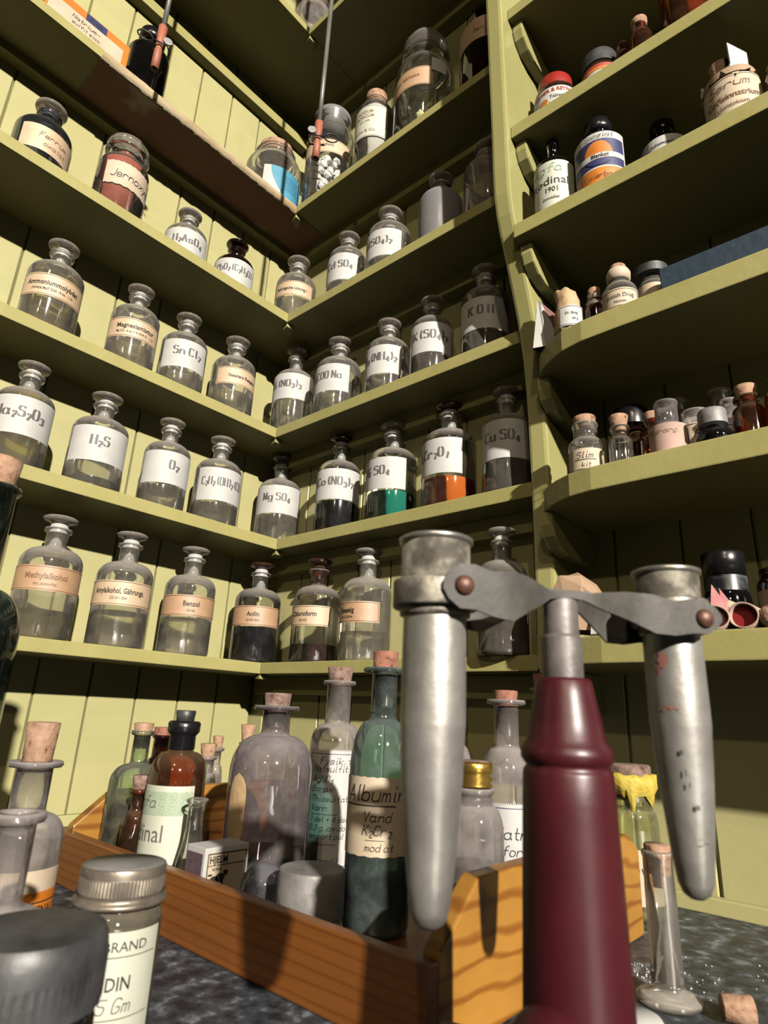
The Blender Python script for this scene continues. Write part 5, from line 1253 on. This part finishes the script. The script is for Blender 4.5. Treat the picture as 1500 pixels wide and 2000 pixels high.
for s, r_, rr, zt_, zb_, zmid in ((-1, .0103, .0118, .1895, .0745, .1290), (1, .0096, .0110, .1858, .0815, .1320)):
    p = A * (.0445 * s if s < 0 else .0415)
    c = (p.x, p.y, 0)
    cup = MB().lathe([(0, zb_), (r_ * .22, zb_ + .0002), (r_ * .42, zb_ + .0016), (r_ * .55, zb_ + .0045), (r_ * .66, zb_ + .012), (r_ * .80, zb_ + .026), (r_ * .92, zb_ + .040), (r_ * .97, zmid - .002), (r_ * .99, zmid), (r_, zmid + .0012), (r_, .163)], 48, c=c).build('tube_cup', M['metal'], t)
    MB().lathe([(r_, .1625), (rr * .98, .1632), (rr * .985, .1640), (rr * .985, zt_ - .002), (r_ * 1.0, zt_ - .002), (r_ * 1.0, .170), (0, .1695)], 48, c=c).build('sleeve', M['patina'], cup)
    MB().lathe([(rr * .985, zt_ - .0022), (rr * 1.06, zt_ - .0016), (rr * 1.07, zt_ - .0004), (rr * 1.0, zt_), (rr * .93, zt_ - .0004), (rr * .93, zt_ - .003)], 48, c=c).build('rolled_rim', M['rim_metal'], cup)
    MB().lathe([(rr * .99, .1653), (rr * 1.17, .1656), (rr * 1.19, .1662), (rr * 1.19, .1738), (rr * 1.17, .1744), (rr * .99, .1746)], 48, c=c).build('collar_ring', M['patina'], t)
    for sd in (-1, 1):     # trunnion screws
        q = p + A * (.0052 if s < 0 else .0018) + Pv * (sd * .0156)
        bm = bmesh.new(); bmesh.ops.create_uvsphere(bm, u_segments=20, v_segments=12, radius=.0032)
        for v in bm.verts: v.co.y = v.co.y * .75
        me = bpy.data.meshes.new('pivot_screw'); bm.to_mesh(me); bm.free(); me.materials.append(M['rust'])
        for f_ in me.polygons: f_.use_smooth = True
        o = link('pivot_screw', me, t); o.location = (q.x, q.y, .1712 if s < 0 else .1666); o.rotation_euler = (0, 0, math.atan2(Pv.y, Pv.x) - PI / 2)
    # paint smears on the cup facing the viewer
    if s > 0:
        mp = Wrap(r_, cam_dir(CX + p.x, CY + p.y), .0002); mb = MB(); off = (p.x, p.y)
        for (a, zz, ra, rb, rt) in ((-.0035, .1535, .0016, .0028, 0), (-.005, .150, .0006, .0018, 0)):
            vs = [mp(a, zz)] + [mp(a + ra * math.cos(k * .45) * (1 + .3 * math.sin(k * 3)), zz + rb * math.sin(k * .45)) for k in range(15)]
            mb.add([(v[0] + off[0], v[1] + off[1], v[2]) for v in vs], [(0, i + 1, i + 2) for i in range(14)])
        vs, fs = stroke_mesh([[(-.0048, .1372), (-.0035, .1385), (-.0025, .1378), (-.0012, .1382), (-.0002, .1376)]], .0007, 0)
        mb.add([(mp(a, b)[0] + off[0], mp(a, b)[1] + off[1], b) for a, b in vs], fs)
        dents = MB()
        for (q1, q2, q3, q4) in ((.0005, .1245, .0007, .0012), (.0012, .1185, .0004, .0018), (.0020, .1150, .0004, .0014), (.0035, .1085, .0009, .0012), (.0050, .0985, .0012, .0004)):
            kr = .90 if q2 < .11 else .985
            m2 = Wrap(r_ * kr, cam_dir(CX + p.x, CY + p.y) - .1, .0003)
            pl2 = [m2(q1 + .7 * q3 * math.cos(k * .5), q2 + .7 * q4 * math.sin(k * .5)) for k in range(13)]
            dents.add([(v[0] + off[0], v[1] + off[1], v[2]) for v in pl2], [tuple(range(13))])
        dents.build('dark_marks', M['metal_dark'], cup, fix=False)
        mb.build('paint_smear', flat('dull_red_paint', (.40, .15, .11), .7), cup, fix=False)

# ------------------------------------------------------------------ hanging rods with rubber tube and pinch clamp
def hanging(x, y, zr, zb, label, flip=1):
    t = thing('hanging_glass_tube', label, 'tube', (x, y, 0))
    MB().tube([(0, 0, zr - .004), (0, 0, zr + .1), (0, 0, 1.7195)], .0030, 12).build('glass_rod', M['rod'], t)
    mb = MB(); mb.tube([(0, 0, zb), (0, 0, zb + (zr - zb) * .42), (0, 0, zb + (zr - zb) * .5), (0, 0, zb + (zr - zb) * .6), (0, 0, zr)], [.0048, .0046, .0034, .0044, .0052], 16)
    mb.build('rubber_tube', M['rubber'], t)
    MB().lathe([(0, -.0004), (.0034, -.0004), (.0034, .001), (0, .001)], 16, c=(0, 0, zb)).build('tube_bore', M['black'], t)
    th = cam_dir(x, y); c = Vector((math.cos(th), math.sin(th), 0)); rt = Vector((-c.y, c.x, 0)) * flip; zc = zb + (zr - zb) * .52
    mb = MB()
    ring = [Vector((0, 0, zc)) + rt * (.0165 + .0085 * math.cos(a)) + Vector((0, 0, .0065 * math.sin(a))) + c * (.006) for a in [i * PI / 10 + .1 for i in range(20)]]
    mb.tube(ring + [ring[0]], .0009, 8)
    mb.tube([Vector((0, 0, zc)) + rt * .009 + c * .006, Vector((0, 0, zc + .001)) + rt * -.008 + c * .006, Vector((0, 0, zc - .004)) + rt * -.012 + c * .002, Vector((0, 0, zc - .003)) + rt * -.010 - c * .006, Vector((0, 0, zc)) + rt * .009 - c * .006], .0010, 8)
    cl = mb.build('pinch_clamp', M['wire'], t)
    p = Vector((0, 0, zc + .010)) - rt * .008 + c * .004
    bm = bmesh.new(); bmesh.ops.create_cone(bm, cap_ends=True, segments=20, radius1=.0052, radius2=.0052, depth=.0016)
    me = bpy.data.meshes.new('thumb_button'); bm.to_mesh(me); bm.free(); me.materials.append(M['lidgrey'])
    o = link('thumb_button', me, cl); o.location = p; o.rotation_euler = (PI / 2, 0, th + PI / 2)
    return t
hanging(.189, -.379, .900, .833, 'hanging grey tube with rubber end and ring clamp before the left shelves, upper left', -1)
hanging(.2835, -.206, .840, .782, 'hanging grey tube with rubber end and clamp before the jar of white lumps', 1)

# ------------------------------------------------------------------ near left foreground
x, y, z, r, H = B['jarIdin']
t = thing('screw_jar', 'squat jar with knurled nickel screw lid and label reading BRAND, IDIN', 'jar', (x, y, 0))
MB().lathe([(0, .0008), (r * .88, 0), (r * .97, .0015), (r, .004), (r, .0455), (r * .985, .0480), (r * .90, .0500), (r * .86, .0512), (r * .86, .064), (0, .064)], 52).build('glass_body', glass('milky_jar_glass', tint=(.74, .70, .58), dust=.30, top=.4, patch=.15, edge=.45, dustcol=(.42, .38, .29)), t)
MB().lathe([(0, .002), (r * .93, .002), (r * .94, .040), (0, .040)], 40).build('powder_filling', flat('yellowish_salt', (.62, .56, .38), .8), t)
MB().lathe([(r * .88, .0520), (r * 1.03, .0522), (r * 1.045, .0530), (r * 1.03, .0540), (r * .97, .0545), (r * .97, .0560), (r * .99, .0566)], 60).build('neck_ring', M['lidmetal'], t, fix=False)
mb = MB(); seg = 150; vs = []; fs = []
rows = [(.935, .0555), (.95, .0562), (.95, .0568), (.95, .0620), (.945, .0627), (.95, .0632), (.95, .0650), (.935, .0660), (.91, .0663)]
for j, (a, zz) in enumerate(rows):
    for i in range(seg):
        q = 2 * PI * i / seg; k = 1 + (.014 if i % 2 else -.012) * (1 if 2 <= j <= 3 else 0)
        vs.append((a * r * k * math.cos(q), a * r * k * math.sin(q), zz))
for j in range(len(rows) - 1):
    for i in range(seg): fs.append((j * seg + i, j * seg + (i + 1) % seg, (j + 1) * seg + (i + 1) % seg, (j + 1) * seg + i))
o = mb.add(vs, fs).build('screw_lid', M['lidmetal'], t, autosm=.5)
MB().lathe([(.912 * r, .0657), (.905 * r, .0663), (0, .0664)], 60).build('lid_top', M['lidgrey'], o)
th = cam_dir(x, y); lab, mp = make_label(t, r, th, -1.35, 1.113, .004, .0451, 'greenpaper', None, [], 'ink')
letters(lab, mp, [('P.S.C. BRAND', .0155, .0385, .0036, 'wide', 'r'), ('PYRIDIN', .0105, .0255, .0048, 'print', 'r'), ('BURR.', .002, .0125, .0030, 'print', 'r'), ('S.W.6, Eng.', .0145, .0108, .0030, 'print', 'r')], 'ink')
letters(lab, mp, [('2.5 Gm', .0125, .0182, .0048, 'hand', 'r')], 'stencil', name='pencil_note')
for zz in (.0365, .0160):
    mb = MB(); patch(mb, mp, -.018, .020, zz, zz + .0003, .0004, 0, 20); mb.build('ruled_line', M['ink'], lab, fix=False)
# big cork bottle with orange label
x, y, z, r, H = B['corkL']
t = corked('corked_bottle', 'dusty bottle with big pale cork and orange banded label at the left edge', x, y, 0, r, H, .0105, .050, .0655, .0905, .0160, gl='glass_dusty', cork=('cork', .088, .0098))
th = cam_dir(x, y); mp = Wrap(r, th + .1); mb = MB(); hw = 1.45 * r
patch(mb, mp, -hw, hw, .004, .037, 0, 0, 28); patch(mb, mp, -hw, hw, .009, .0255, .0002, 1, 28); patch(mb, mp, .1 * r, 1.2 * r, .0120, .0205, .0004, 2, 14); patch(mb, mp, .14 * r, 1.16 * r, .0127, .0198, .0005, 1, 14)
lab = mb.build('label', [M['oldpaper'], M['orange'], M['ink']], t, fix=False)
letters(lab, mp, [('TETENAL', .0150, .0140, .0045, 'bold', 'c', .021)], 'ink', k=.0008)
# wide-necked bottle in front of it
x, y, z, r, H = B['rimL']
t = corked('flared_bottle', 'open bottle with flared rim and smoky dusty shoulders in the left foreground', x, y, 0, r, H, .0072, .040, .0575, .0855, .0104, gl='glass_dusty', cork=None)
MB().lathe([(0, .002), (r * .94, .002), (r * .94, .040), (r * .8, .050), (0, .052)], 36).build('filling', flat('smoky_residue', (.20, .16, .16), .9), t)
# black lid very near
x, y, z, r, H = B['blacklid_']; H = .0715
t = thing('black_lidded_jar', 'dark jar with dusty black ribbed lid nearest the camera, bottom left', 'jar', (x, y, 0))
MB().lathe([(0, 0), (r * .9, 0), (r * .95, .002), (r * .95, .050), (r * .85, .054), (0, .054)], 48).build('glass_body', M['glass_black'], t)
mb = MB(); seg = 120; vs = []; fs = []
rows = [(.99, .0535), (1.0, .0550), (1.0, .0625), (1.0, .0635), (.99, .0665), (.965, .0695), (.92, .0712), (.80, .0718)]
for j, (a, zz) in enumerate(rows):
    for i in range(seg):
        q = 2 * PI * i / seg; k = 1 + (.006 if i % 2 else -.006) * (1 if 1 <= j <= 3 else 0)
        vs.append((a * r * k * math.cos(q), a * r * k * math.sin(q), zz))
for j in range(len(rows) - 1):
    for i in range(seg): fs.append((j * seg + i, j * seg + (i + 1) % seg, (j + 1) * seg + (i + 1) % seg, (j + 1) * seg + i))
vs.append((0, 0, .0720)); fs += [((len(rows) - 1) * seg + i, (len(rows) - 1) * seg + (i + 1) % seg, len(vs) - 1) for i in range(seg)]
mb.add(vs, fs).build('ribbed_lid', M['bakelite'], t, autosm=.5)
# tall green-necked bottle at the edge
x, y, z, r, H = B['green']
t = corked('tall_bottle', 'tall dark bottle with green glass neck and cracked cork at the left edge', x, y, 0, r, H, .0125, .160, .192, .247, .0150, gl='glass_bottlegreen', cork=('cork', .245, .0118))
MB().lathe([(0, .002), (r * .95, .002), (r * .95, .158), (r * .8, .170), (.0115, .190), (0, .191)], 36).build('liquid', M['liq_black'], t)
